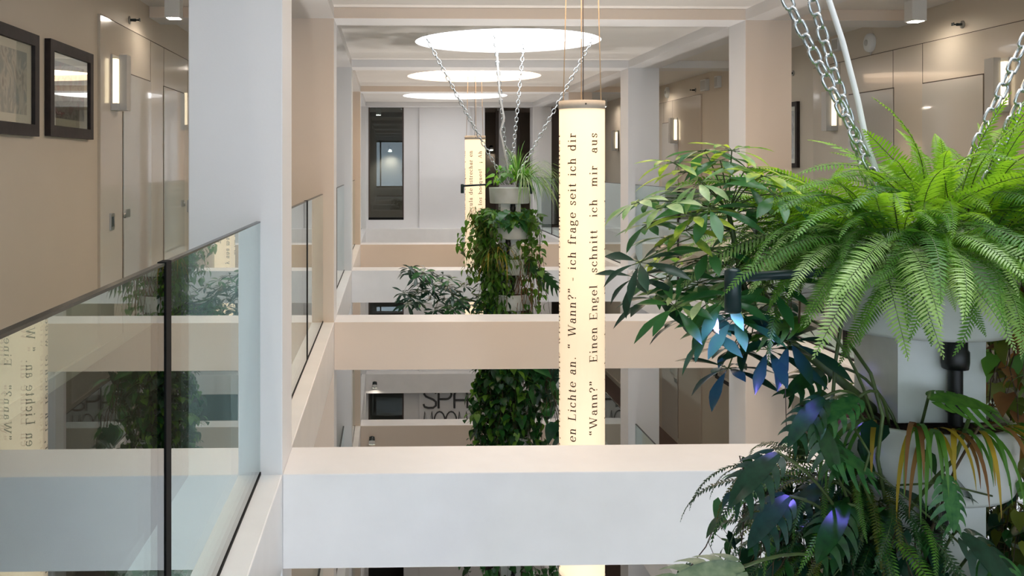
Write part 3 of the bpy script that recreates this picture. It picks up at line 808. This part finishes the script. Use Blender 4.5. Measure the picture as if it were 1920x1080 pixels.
def frame(loc, fwd, up=(0, 0, 1), sc=1.0, roll=0.0):
    X = Vector(fwd).normalized(); Z = Vector(up); Z = (Z - X * Z.dot(X))
    Z = Z.normalized() if Z.length > 1e-4 else X.orthogonal().normalized()
    Y = Z.cross(X)
    M = Matrix((X, Y, Z)).transposed().to_4x4()
    return Matrix.Translation(loc) @ M @ Matrix.Rotation(roll, 4, 'X') @ Matrix.Scale(sc, 4)
def pol(a, el=0.0):
    a = math.radians(a); el = math.radians(el)
    return Vector((math.cos(a) * math.cos(el), math.sin(a) * math.cos(el), math.sin(el)))
def curve(p0, p1, sag=0.0, bow=(0, 0, 0), n=8):
    p0 = Vector(p0); p1 = Vector(p1); bow = Vector(bow)
    return [p0.lerp(p1, i / n) + (bow + Vector((0, 0, -sag))) * (4 * (i / n) * (1 - i / n)) for i in range(n + 1)]

FR = [frond_mesh('frond', m, L, e, d, lw=lw, seed=i) for i, (m, L, e, d, lw) in enumerate((
    (G_BRIGHT, .36, 1.25, 1.0, .030), (G_BRIGHT, .34, 1.0, 1.3, .032), (G_BRIGHT, .40, .75, 1.35, .030), (G_MID, .42, .55, 1.5, .032),
    (G_MID, .46, .35, 1.35, .033), (G_PALE, .44, .30, 1.4, .036), (G_PALE, .40, .05, 1.3, .038), (G_MID, .44, -.1, 1.4, .034), (G_BRIGHT, .30, 1.35, .5, .034), (G_MID, .36, .1, 1.9, .03)))]
def fern(loc, n, rad, label, seed, arms=None, sc=1.0, rng=(0, 360), lean=0.0):
    t = thing('sword_fern', label, 'fern', loc, 0)
    r = random.Random(seed)
    for i in range(n):
        az = rng[0] + (rng[1] - rng[0]) * ((i * 0.618034) % 1.0) + r.uniform(-8, 8)
        k = (i + .5) / n
        if lean: k = lean * .45 + (1 - lean * .45) * k
        if k < .30: idx = r.choice((0, 1, 8, 0, 2))
        elif k < .62: idx = r.choice((1, 2, 3, 2, 4))
        else: idx = r.choice((4, 5, 6, 7, 9, 5, 6, 3, 6, 2))
        rr = rad * (0.15 + 0.8 * k)
        p = pol(az) * rr + Vector((r.uniform(-.03, .03), r.uniform(-.03, .03), r.uniform(-.01, .01) + .03 * (1 - k)))
        inst('frond', FR[idx], t, p, pol(az, r.uniform(-16, 20)), sc=sc * r.uniform(.70, 1.18), roll=r.uniform(-.6, .6))
    return t

def whorl_mesh(m, seed, k=8, L=.112, W=.029, droop=.5):
    r = random.Random(seed); b = MB()
    for i in range(k):
        a = 360 * i / k + r.uniform(-12, 12)
        V, Fc = leaf_tpl(L * r.uniform(.75, 1.1), W * r.uniform(.85, 1.1), droop * r.uniform(.6, 1.4), .25, .58, 7)
        el = r.uniform(-16, 20)
        b.add(V, Fc, 0, frame(pol(a, el) * .016, pol(a, el)), True)
        b.tube([(0, 0, 0), pol(a, el) * .02], .0012, 4, 1)
    return b.mesh('leaf_whorl', [m, G_STEM])
WH = {k: [whorl_mesh(m, 10 * j + i) for i in range(4)] for j, (k, m) in enumerate((('g', G_SCH), ('v', G_VAR), ('d', G_DEEP), ('c', G_CREAM)))}

def spider_blades(b, origin, n, Lr, r, azr=(0, 360), elr=(20, 75), w=.008, m=(0, 1), grav=1.0, seed_n=9):
    for i in range(n):
        az = r.uniform(*azr); el = r.uniform(*elr); L = r.uniform(*Lr)
        d = pol(az, el); p = Vector(origin) + pol(az) * r.uniform(0, .02); V = []; Fc = []
        sd = Vector((-d.y, d.x, 0)); sd = sd.normalized() if sd.length > 1e-4 else Vector((1, 0, 0))
        for k in range(seed_n + 1):
            t = k / seed_n
            ww = w * (1 - t ** 2.2) * min(1, .5 + 3 * t) / 2 + .0004
            V += [tuple(p + sd * ww), tuple(p - sd * ww)]
            d = (d + Vector((0, 0, -grav * 1.9 / seed_n * (0.4 + t)))).normalized()
            p = p + d * L / seed_n
        Fc = [(2 * k, 2 * k + 1, 2 * k + 3, 2 * k + 2) for k in range(seed_n)]
        b.add(V, Fc, r.choice(m), None, True)
HEART = [leaf_tpl(1, .78, .5 + .2 * i, .18, 1.5, 6) for i in range(3)]
LENS = [leaf_tpl(1, .36, .4 + .25 * i, .3, .45, 5) for i in range(3)]
SPL = [split_leaf_tpl(1, .85, 6, .7, .15, s) for s in range(3)]
def vine(bl, bs, pts, r, sz, step, tpl, mi=(0,), spread=.05, rad=.0015, ms=0):
    P = [Vector(p) for p in pts]
    bs.tube(P, rad, 4, ms, cap=False)
    acc = 0.0
    for i in range(len(P) - 1):
        seg = (P[i + 1] - P[i]); L = seg.length
        while acc < L:
            p = P[i] + seg * (acc / L)
            az = r.uniform(0, 360); d = pol(az, r.uniform(-65, 20))
            q = p + d * spread * r.uniform(.3, 1)
            bl.add(*tpl[r.randrange(len(tpl))], r.choice(mi), frame(q, pol(az + r.uniform(-40, 40), r.uniform(-75, 5)), pol(az, 60), sz * r.uniform(.65, 1.2)), True)
            if spread > .02: bs.tube([p, q], .0008, 3, ms, cap=False)
            acc += step * r.uniform(.6, 1.4)
        acc -= L
def hanging(p, L, r, wob=.03, n=8):
    q = Vector(p); out = [q.copy()]
    dx = r.uniform(-wob, wob); dy = r.uniform(-wob, wob)
    for i in range(n):
        q = q + Vector((dx * .4 + r.uniform(-wob, wob) * .35, dy * .4 + r.uniform(-wob, wob) * .35, -L / n)); out.append(q.copy())
    return out

# ------------------------------------------------------------ planter towers
PR = 0.218; PH = 0.166; PP = 0.372
def chain_mesh(name, p0, p1, wire, LL, m=M_CHAIN):
    p0 = Vector(p0); p1 = Vector(p1); d = p1 - p0; n = max(2, int(d.length / (LL * 0.78))); b = MB()
    a = LL / 2 - wire; c = LL * 0.31 - wire * .5
    ring = [(a * math.cos(x) * (1 if abs(math.cos(x)) > .01 else 1), c * math.sin(x), 0) for x in [2 * PI * i / 14 for i in range(14)]]
    ring = [(max(-a, min(a, x * 1.25)), max(-c, min(c, y * 1.15)), 0) for x, y, _ in ring]
    tb = MB().tube(ring + [ring[0]], wire, 6, cap=False)
    V = np.concatenate(tb.v); Fc = tb.f
    for i in range(n):
        q = p0 + d * ((i + .5) / n)
        # a chain hangs with a slight belly
        q.z -= 0.02 * math.sin(PI * (i + .5) / n) * d.length * .4
        b.add(V, Fc, 0, frame(q, d, (0.3, -1, .2), 1.0, (PI / 2) * (i % 2) + .2), True)
    return b, m
def pot_mesh():
    b = MB()
    n = 40
    b.lathe([(0.02, -PH), (PR * .93, -PH), (PR * .955, -PH + .01), (PR * .99, -.012), (PR, -.006), (PR, 0.0), (PR - .012, 0.0), (PR - .016, -.02), (PR - .02, -.03)], n)
    return b
def tower(x, y, n, label, link, wire):
    t = thing('hanging_planter_tower', label, 'planter', (x, y, EYE), 0)
    for i in range(n):
        z = -0.23 - PP * i
        pot = pot_mesh().build('planter_bowl', M_POT, t, (0, 0, z))
        MB().lathe([(0, -.012), (PR - .1, -.016), (PR - .022, -.03)], 32).build('soil', M_SOIL, pot)
        MB().box(-.105, .105, -.105, .105, z - PP, z - PH).build('shaft', M_POT, t)
        b = MB().lathe([(.016, z - PP + .0), (.016, z - PH)], 14)
        b.lathe([(.016, z - PH - .075), (.028, z - PH - .075), (.030, z - PH - .06), (.030, z - PH - .035), (.026, z - PH - .03), (.026, z - PH), (.018, z - PH)], 14)
        b.lathe([(.016, z - PP + .03), (.022, z - PP + .03), (.022, z - PP + .045), (.016, z - PP + .045)], 14)
        o = b.build('water_pipe', M_PIPE, t); o.location = (.02 if i % 2 == 0 else -.03, -.125, 0)
    return t
def tower_chains(t, tops, bots, link, wire):
    for p, q in zip(tops, bots):
        b, m = chain_mesh('chain', p, q, wire, link)
        b.build('chain', m, t, flip=False)
def grow_lamp(t, x0, x1, y0, y1, z, blue):
    a = MB(); a.tube([(x0, y0, z + .006), (x1 + .01, y1, z - .012)], .0105, 10)
    arm = a.build('lamp_arm', M_LAMPG, t)
    h = MB().lathe([(0, .02), (.012, .02), (.018, .014), (.018, -.075), (.015, -.078), (.015, -.06), (0, -.06)], 20)
    hd = h.build('lamp_head', M_LAMPG, arm, (x1, y1, z - .012))
    if blue:
        MB().lathe([(0, -.062), (.0145, -.062)], 18).build('lamp_lens', mat('violet_lens', (160, 120, 255), .4, emit=(.25, .2, 1.0), estr=12), arm, (x1, y1, z - .012))
        ld = bpy.data.lights.new('grow_spot', 'SPOT'); ld.energy = 7; ld.color = (.22, .16, 1.0); ld.spot_size = math.radians(100); ld.spot_blend = .5; ld.shadow_soft_size = .012
        lo = bpy.data.objects.new('grow_spot', ld); COL.objects.link(lo); lo.parent = arm; lo.location = (x1, y1, z - .10); lo.rotation_euler = (math.radians(38), math.radians(-16), 0)

# ---- near tower
T1X, T1Y = 1.30, 2.32
T1 = tower(T1X, T1Y, 5, 'near hanging tower of white round planters on steel chains', .05, .004)
tz = ZC - EYE + 0.05
tower_chains(T1, [(-.86, -.10, tz), (-.56, .0, tz), (.82, .10, tz), (.72, -.05, tz)], [(-.09, -.05, -.10), (-.08, .07, -.06), (.13, .07, -.08), (.125, -.05, -.08)], .046, .0042)
cb = MB(); cb.tube([(-.55, -.05, tz), (-.34, -.04, .75), (-.245, -.04, .42), (-.205, -.04, .30), (-.168, -.04, .16), (-.15, -.05, .05), (-.11, -.05, -.06)], .007, 8)
cb.build('supply_cable', M_PLWH, T1)
grow_lamp(T1, -.16, -.535, -.20, -.215, -.235, True)

def L2W(dx, dy, dz): return (T1X + dx, T1Y + dy, EYE + dz)
fern(L2W(0.06, .0, -.15), 98, .16, 'large bright green sword fern spilling over the top near planter', 3, sc=.94)
fern(L2W(-.09, -.06, -.19), 92, .15, 'sword fern with long pale fronds on the near left of the big fern', 9, rng=(125, 290), sc=.92, lean=.7)
fern(L2W(.14, -.04, -.18), 80, .14, 'sword fern on the right of the big fern, at the edge of view', 19, rng=(-110, 100), sc=1.08, lean=0)
fern(L2W(.0, -.14, -.22), 60, .12, 'sword fern drooping over the front rim of the near planter', 29, rng=(190, 350), sc=.66, lean=1.0)
fern(L2W(-.20, .10, -.20), 40, .10, 'sword fern trailing at the left of the big fern', 12, rng=(110, 290), sc=.66)

# umbrella plant reaching out to the left
def umbrella_plant(name, label, base, trunk, whorls, sc=1.0, merged=False, seed=5):
    t = thing('umbrella_plant', label, 'plant', base, 0)
    r = random.Random(seed)
    bs = MB()
    T = [Vector(p) for p in trunk]
    bs.tube(T, [.012 * sc - .006 * sc * i / (len(T) - 1) for i in range(len(T))], 8, 0)
    bl = MB(); kk = {'g': 0, 'v': 1, 'd': 2, 'c': 3}
    for (x, y, z, kind, s) in whorls:
        p = Vector((x, y, z))
        q = min(T, key=lambda a: (a - p).length + abs((a - p).length - .14) * .5)
        bs.tube(curve(q, p, sag=-.015, n=5), .0017 * sc, 5, 0)
        tilt = (p - q).normalized() * .45 + Vector((r.uniform(-.2, .2), r.uniform(-.35, .1), 1))
        up = tilt.normalized(); f = up.orthogonal()
        if merged: bl.add(*MB_from(WH[kind][r.randrange(4)]), kk[kind], frame(p, f, up, s, 0), True)
        else:
            o = inst('leaf_whorl', WH[kind][r.randrange(4)], t, p, f, up, s)
    bs.build('stem', G_STEM, t, flip=False)
    if merged: bl.build('foliage', [G_SCH, G_VAR, G_DEEP, G_CREAM], t, flip=False)
    return t
def MB_from(me):
    V = np.zeros(len(me.vertices) * 3); me.vertices.foreach_get('co', V)
    return V.reshape(-1, 3), [tuple(p.vertices) for p in me.polygons]
def t1(px, py, dy=0.0):
    # measured on the photograph, turned into tower coordinates at the given depth
    D = 2.353 + dy
    X = (px - 776.0) / F * D; Z = (311.0 - py) / F * D
    c, s = math.cos(YAW), math.sin(YAW)
    return (X * c + D * s - T1X, D * c - X * s - T1Y, Z)
WL_ = [(1262, 305, .0, 'v', .9), (1320, 282, .04, 'g', .9), (1372, 282, -.04, 'v', .95), (1430, 330, -.1, 'v', 1.0), (1195, 380, -.02, 'c', .85), (1215, 420, .04, 'g', .9), (1300, 405, -.08, 'v', .9), (1455, 365, -.12, 'g', 1.0), (1190, 520, .0, 'd', .9), (1360, 560, -.12, 'g', 1.0), (1350, 300, -.02, 'g', 1.0), (1288, 322, .03, 'v', 1.05), (1400, 315, .0, 'v', .8), (1400, 345, -.05, 'g', .9), (1310, 345, -.08, 'c', .8), (1345, 365, .05, 'g', 1.0), (1245, 388, -.05, 'c', 1.0),
       (1225, 372, .08, 'g', .9), (1330, 392, -.1, 'g', 1.05), (1285, 432, .0, 'v', .95), (1250, 445, .08, 'g', .8), (1375, 400, .02, 'g', 1.0), (1430, 395, -.02, 'g', .9), (1200, 492, -.06, 'd', 1.05),
       (1250, 520, .03, 'g', 1.0), (1275, 545, -.02, 'c', .9), (1230, 560, .05, 'd', 1.1), (1310, 530, .0, 'g', 1.0), (1320, 560, -.08, 'c', 1.0), (1350, 545, .1, 'g', 1.0), (1340, 590, .02, 'g', 1.1),
       (1290, 600, .05, 'd', 1.0), (1375, 600, -.06, 'g', 1.05), (1410, 560, .04, 'd', 1.0), (1440, 535, -.08, 'g', 1.1), (1455, 575, .06, 'd', 1.0), (1410, 625, .0, 'd', 1.1), (1372, 655, .05, 'd', 1.0),
       (1440, 655, -.06, 'd', 1.2), (1365, 690, -.02, 'd', 1.1), (1395, 480, .08, 'g', 1.1), (1330, 470, -.04, 'g', 1.0), (1300, 490, .08, 'g', 1.0), (1420, 450, .08, 'd', 1.0), (1265, 575, -.08, 'g', 1.0),
       (1480, 640, -.08, 'd', 1.25), (1390, 520, .1, 'd', 1.0), (1240, 480, .12, 'v', .8), (1475, 560, .1, 'd', 1.1), (1335, 620, -.03, 'g', 1.0)]
umbrella_plant('umbrella_plant', 'umbrella plant with fingered leaves reaching left of the near tower', L2W(0, 0, 0),
    [t1(1640, 770, 0), t1(1560, 700, -.02), t1(1480, 640, 0), t1(1420, 590, 0), t1(1395, 540, 0), t1(1382, 480, 0), t1(1372, 430, 0), t1(1366, 400, 0)],
    [t1(px, py, dy) + (k, s * .97) for px, py, dy, k, s in WL_])

def split_plant(label, leaves, seed, base=(0, 0, -.62), parent_loc=None, mats=None):
    t = thing('monstera_plant', label, 'plant', L2W(0, 0, 0), 0)
    r = random.Random(seed); bs = MB()
    for (px, py, dy, S, az, el, m) in leaves:
        p = Vector(t1(px, py, dy)); d = pol(az, el)
        b = MB().add(*SPL[r.randrange(3)], 0, None, True)
        b.build('leaf', m, t, flip=False).matrix_local = frame(p, d, Vector((0, -.35, 1)) + Vector((r.uniform(-.2, .2), 0, 0)), S)
        bb = Vector(base) + Vector((max(-.17, min(.17, p.x * .5)), -.1, 0))
        bs.tube(curve(bb, p, sag=-.05, bow=(0, -.02, 0), n=8), .0035, 6)
    bs.build('stem', G_STEM, t, flip=False)
    return t
split_plant('split-leaf plant in the second near planter with one glossy pale-striped leaf', [
    (1740, 748, -.22, .15, -8, 8, G_MID), (1610, 745, -.2, .12, 200, -10, G_SCH), (1545, 745, -.20, .13, 190, -35, G_DARK), (1520, 600, -.1, .14, 160, -5, G_MID),
    (1550, 690, .05, .13, 200, -10, G_DARK), (1530, 790, -.22, .12, -60, -50, G_DARK)], 4)
split_plant('broad monstera spreading from the third near planter', [
    (1395, 1062, -.3, .20, 185, -2, G_GREY), (1800, 1000, -.25, .17, -40, -30, G_DEEP), (1690, 1040, -.2, .13, 200, -40, G_DEEP), (1520, 825, -.2, .15, -20, -12, G_SCH), (1460, 850, -.28, .15, 195, -25, G_DEEP),
    (1590, 945, -.22, .14, 210, -30, G_DARK), (1560, 900, -.15, .14, 170, -30, G_DEEP), (1630, 1010, -.2, .15, 160, -40, G_DEEP),
    (1860, 1040, -.2, .16, -100, -40, G_SCH), (1770, 890, -.28, .11, -80, -55, G_SCH), (1480, 930, -.2, .14, 195, -30, G_DEEP)], 8, base=(0, 0, -.97))

def clump(name, label, loc, fn, mats, smats=None, cat='plant'):
    t = thing(name, label, cat, loc, 0)
    bl, bs = MB(), MB()
    fn(bl, bs)
    if bl.n: bl.build('foliage', mats, t, flip=False)
    if bs.n: bs.build('stem', smats or [G_STEM, G_WOOD], t, flip=False)
    return t
r = random.Random(21)
def f_(bl, bs):
    for a in (195, 215, 240, 250, 262, 275, 290, 300):
        spider_blades(bl, pol(a) * (PR - .02) + Vector((0, 0, -.59)), 6, (.13, .26), r, (a - 30, a + 30), (-5, 40), .011, (0, 0, 1, 2), 2.2)
clump('spider_plant', 'spider plant with drooping green, yellow and brown blades on the second near planter', L2W(0, 0, 0), f_, [G_MID, G_DRY, G_YEL])
def f_(bl, bs):
    for i in range(14):
        a = 130 + i * 9
        vine(bl, bs, hanging(pol(a) * .2 + Vector((0, 0, -.60)), r.uniform(.25, .5), r, .05), r, .07, .05, HEART, (0, 1), .05)
clump('heartleaf_vine', 'dark heart-leaved vine hanging behind the second near planter', L2W(0, 0, 0), f_, [G_DARK, G_DEEP])
def f_(bl, bs):
    for i in range(26):
        a = -75 + i * 6
        vine(bl, bs, hanging(pol(a) * (.2 + r.uniform(0, .06)) + Vector((0, 0, -.24 + r.uniform(-.05, .03))), r.uniform(.3, .55), r, .04), r, .055, .05, HEART, (0, 1, 1, 2), .04, ms=1)
clump('climbing_vine', 'olive leafy vine trailing down the right side of the near tower', L2W(.03, .02, 0), f_, [G_MID, G_OLIVE, G_DRY])
def f_(bl, bs):
    for i in range(40):
        a = r.uniform(-60, 80)
        vine(bl, bs, hanging(pol(a) * (.2 + r.uniform(0, .1)) + Vector((0, 0, -.80 + r.uniform(-.05, .05))), r.uniform(.3, .6), r, .05), r, .06, .05, HEART, (0, 1, 2), .05, ms=1)
clump('climbing_vine', 'dark tangled vine at the bottom right of the near tower', L2W(.03, .02, 0), f_, [G_DARK, G_OLIVE, G_DEEP])
# small button fern and dark tangle at the lower left
bf_ = [frond_mesh('frond', m, L, e, d, lw=.016, seed=40 + i, pitch=.0085) for i, (m, L, e, d) in enumerate(((G_DARK, .30, .4, 1.6), (G_MID, .34, .2, 1.5), (G_OLIVE, .32, .0, 1.5), (G_DARK, .36, .6, 2.0)))]
t = thing('button_fern', 'small-leaved fern arching to the lower left of the near tower', 'fern', L2W(-.15, -.03, -.78), 0)
for i in range(95):
    az = 95 + 190 * ((i * .618) % 1); rr = r.uniform(.02, .16)
    inst('frond', bf_[i % 4], t, pol(az) * rr + Vector((0, 0, r.uniform(-.14, .08))), pol(az + r.uniform(-15, 15)), sc=r.uniform(.55, 1.05), roll=r.uniform(-.5, .5))
def f_(bl, bs):
    for i in range(46):
        a = r.uniform(140, 300)
        vine(bl, bs, hanging(pol(a) * (.10 + r.uniform(0, .16)) + Vector((-.08, 0, -.76 + r.uniform(-.06, .02))), r.uniform(.35, .65), r, .06), r, .055, .035, LENS + HEART, (0, 1, 0, 2), .05, ms=1)
clump('creeping_plant', 'dense dark creeping plant hanging at the lower left of the near tower', L2W(-.08, .02, 0), f_, [G_DARK, G_DEEP, G_SCH])
def f_(bl, bs):
    P = lambda *q: [Vector(t1(*a)) for a in q]
    bs.tube(P((1565, 440, -.1), (1570, 520, -.1), (1578, 600, -.1), (1566, 680, -.1), (1560, 760, -.12), (1565, 850, -.12)), .0042, 7)
    bs.tube(P((1590, 640, -.12), (1632, 700, -.16), (1655, 780, -.2), (1645, 860, -.2), (1660, 940, -.2)), .0042, 7)
    bs.tube(P((1820, 775, -.22), (1790, 860, -.25), (1750, 900, -.25), (1700, 960, -.2)), .0045, 7, 0)
    bs.tube(P((1885, 795, -.2), (1835, 800, -.26), (1790, 880, -.26), (1760, 960, -.2), (1725, 1040, -.2)), .0032, 6, 1)
    bs.tube(P((1640, 885, -.22), (1720, 950, -.24), (1790, 1010, -.24), (1830, 1050, -.24)), .0026, 6)
    bs.tube(P((1680, 910, -.22), (1760, 905, -.28), (1860, 930, -.22)), .0022, 6)
    bs.tube(P((1502, 500, -.1), (1500, 560, -.1), (1497, 620, -.1)), .0024, 6, 1)
    bs.tube(P((1490, 500, -.1), (1480, 600, -.1), (1472, 720, -.1), (1474, 800, -.1)), .0010, 5, 1)
    bs.tube(P((1600, 800, -.2), (1630, 850, -.24), (1615, 900, -.22), (1640, 960, -.2)), .0030, 6)
clump('aerial_roots', 'long green and brown climbing stems around the near tower', L2W(0, 0, 0), f_, [G_DARK])

# ---- second tower
T2X, T2Y = 1.295, 10.14
T2 = tower(T2X, T2Y, 15, 'distant hanging planter tower under the first visible skylight', .05, .004)
tower_chains(T2, [(-.90, .0, tz), (-.18, -.2, tz), (.22, .45, tz), (.90, -.05, tz)], [(-.10, .02, -.08), (-.03, -.1, -.08), (.03, .1, -.08), (.10, -.02, -.08)], .062, .0055)
cb = MB(); cb.tube([(-.17, -.22, tz), (-.13, -.2, .75), (-.08, -.2, .50), (-.12, -.2, .36), (-.06, -.15, .1), (-.02, -.1, -.1)], .010, 8)
cb.build('supply_cable', M_PLWH, T2)
grow_lamp(T2, -.18, -.50, 0, 0, -.20, False)
grow_lamp(T2, .05, .19, -.24, -.24, -.20, False)
T2L = (T2X, T2Y, EYE)
r = random.Random(31)
def f_(bl, bs):
    spider_blades(bl, (.08, -.02, -.16), 90, (.25, .5), r, (0, 360), (25, 85), .012, (0, 1, 2), 1.1)
    spider_blades(bl, (.14, -.10, -.16), 120, (.35, .66), r, (-110, 40), (10, 65), .011, (1, 2, 0), 1.5)
clump('spider_plant', 'pale spider plant fanning out on top of the distant tower', T2L, f_, [G_MID, G_CREAM, G_PALE])
def f_(bl, bs):
    for i in range(26):
        p = pol(r.uniform(0, 360)) * r.uniform(.02, .2); q = p * 1.2 + Vector((0, 0, r.uniform(.02, .2)))
        q = Vector((q.x - .06, q.y, q.z))
        bs.tube([p + Vector((0, 0, -.2)), q + Vector((0, 0, -.2))], .002, 4)
        bl.add(*HEART[i % 3], i % 2, frame(q + Vector((0, 0, -.2)), pol(r.uniform(0, 360), r.uniform(-50, 10)), (0, -.5, 1), r.uniform(.07, .13)), True)
clump('golden_pothos', 'lime heart-leaved pothos at the top of the distant tower', T2L, f_, [G_LIME, G_MID])
def f_(bl, bs):
    for i in range(130):
        a = r.uniform(150, 390)
        p = pol(a) * r.uniform(.12, .3) + Vector((0, 0, -.60 + r.uniform(-.05, .14)))
        bl.add(*HEART[i % 3], r.choice((0, 1)), frame(p, pol(a + r.uniform(-40, 40), r.uniform(-60, 20)), (0, -.4, 1), r.uniform(.07, .14)), True)
        bs.tube([(p.x * .5, p.y * .5, -.6), tuple(p)], .002, 4)
clump('golden_pothos', 'glossy green pothos in the second bowl of the distant tower', T2L, f_, [G_FRESH, G_SCH])
def f_(bl, bs):
    for i in range(46):
        a = r.uniform(150, 238)
        vine(bl, bs, hanging(pol(a) * r.uniform(.2, .4) + Vector((0, 0, -.45 + r.uniform(-.15, .02))), r.uniform(.3, .8), r, .06), r, .075, .035, LENS + HEART, (0, 0, 1, 2), .05, ms=1)
clump('trailing_vine', 'olive small-leaved vine down the left side of the distant tower', T2L, f_, [G_FRESH, G_OLIVE, G_MID], [G_STEM, G_STEM])
def f_(bl, bs):
    for i in range(26):
        a = r.uniform(-60, 60)
        vine(bl, bs, hanging(pol(a) * r.uniform(.18, .34) + Vector((.02, -.05, -.5 + r.uniform(-.1, .05))), r.uniform(.5, 1.3), r, .05), r, .08, .11, HEART, (0, 1), .05, ms=1)
clump('trailing_vine', 'round-leaved vine hanging in strings down the right side of the distant tower', T2L, f_, [G_FRESH, G_MID])
def f_(bl, bs):
    for k in range(4):
        spider_blades(bl, (-.22 + .05 * k, -.16, -.93), 20, (.25, .5), r, (140, 320), (0, 60), .010, (0, 1, 2), 1.7)
clump('spider_plant', 'yellowing spider plant on the left of the third bowl, distant tower', T2L, f_, [G_YEL, G_MID, G_OLIVE])
def f_(bl, bs):
    for i in range(44):
        a = r.uniform(175, 262)
        vine(bl, bs, hanging(pol(a) * r.uniform(.12, .26) + Vector((-.04, 0, -.95 + r.uniform(-.1, .1))), r.uniform(.4, .9), r, .05), r, .10, .04, LENS, (0, 1, 1, 2), .05)
clump('trailing_vine', 'long-leaved green vine hanging down the middle of the distant tower', T2L, f_, [G_FRESH, G_MID, G_DARK])
def f_(bl, bs):
    for i in range(26):
        a = r.uniform(240, 330)
        bs.tube(hanging(pol(a) * r.uniform(.14, .24) + Vector((.10, 0, -1.0 + r.uniform(-.12, .1))), r.uniform(.3, .7), r, .05), r.uniform(.002, .005), 4, r.choice((0, 0, 1)))
clump('hanging_roots', 'reddish brown matted roots hanging from the distant tower', T2L, f_, [G_DARK], [G_ROOT, G_OLIVE])
W2 = []
for i in range(66):
    k = (i * .618) % 1
    x = -1.12 + .95 * k + r.uniform(-.05, .05); 
    top = -1.05 - .35 * abs(k - .15); W2.append((x, r.uniform(-.3, .3), top - r.uniform(0, .38 + .25 * k), r.choice('ddgd'), r.uniform(1.0, 1.45)))
umbrella_plant('umbrella_plant', 'umbrella plant reaching far left of the distant tower', T2L,
    [(-.05, 0, -1.6), (-.3, 0, -1.45), (-.5, 0, -1.4), (-.7, 0, -1.3), (-.9, 0, -1.22), (-1.0, 0, -1.12)], W2)
t = thing('monstera_plant', 'large split monstera leaf pointing right from the distant tower', 'plant', T2L, 0)
for (x, z, S, az, el) in ((.26, -1.10, .30, -15, -25), (.16, -.98, .2, -60, -30)):
    MB().add(*SPL[0], 0, None, True).build('leaf', G_DARK, t, flip=False).matrix_local = frame((x, -.12, z), pol(az, el), (0, -.8, 1), S)
MB().tube(curve((.05, -.05, -1.35), (.26, -.12, -1.10), -.03), .004, 5).tube(curve((.02, -.05, -1.35), (.16, -.12, -.98), -.03), .004, 5).build('stem', G_STEM, t, flip=False)
def f_(bl, bs):
    for i in range(70):
        a = r.uniform(120, 330)
        vine(bl, bs, hanging(pol(a) * r.uniform(.18, .32) + Vector((-.01, 0, -1.75 + r.uniform(-.25, .1))), r.uniform(.9, 1.5), r, .05, 10), r, .10, .055, HEART, (0, 1, 0, 0), .06, ms=1)
clump('ivy_curtain', 'thick curtain of dark green leaves hanging below the second beam', T2L, f_, [G_DARK, G_FRESH])
def f_(bl, bs):
    for i in range(20):
        a = r.uniform(-75, 60)
        p = hanging(pol(a) * r.uniform(.22, .45) + Vector((.08, 0, -1.8 + r.uniform(-.3, .1))), r.uniform(.5, 1.2), r, .1)
        vine(bl, bs, p, r, .19, .22, HEART, (0, 1), .09, .003, ms=1)
clump('heartleaf_vine', 'open vine with large greyish heart leaves beside the paper tube', T2L, f_, [G_DEEP, G_SCH])
def f_(bl, bs):
    for j in range(5):
        for i in range(26):
            a = r.uniform(0, 360)
            vine(bl, bs, hanging(pol(a) * r.uniform(.2, .5) + Vector((r.choice((-.1, -1.0, -.9)) if j == 3 else 0, 0, -3.3 - .5 * j)), r.uniform(.3, .8), r, .07), r, .10, .08, HEART, (0, 1), .06, ms=1)
clump('leafy_curtain', 'dense foliage on the lower bowls of the distant tower', T2L, f_, [G_DARK, G_SCH])
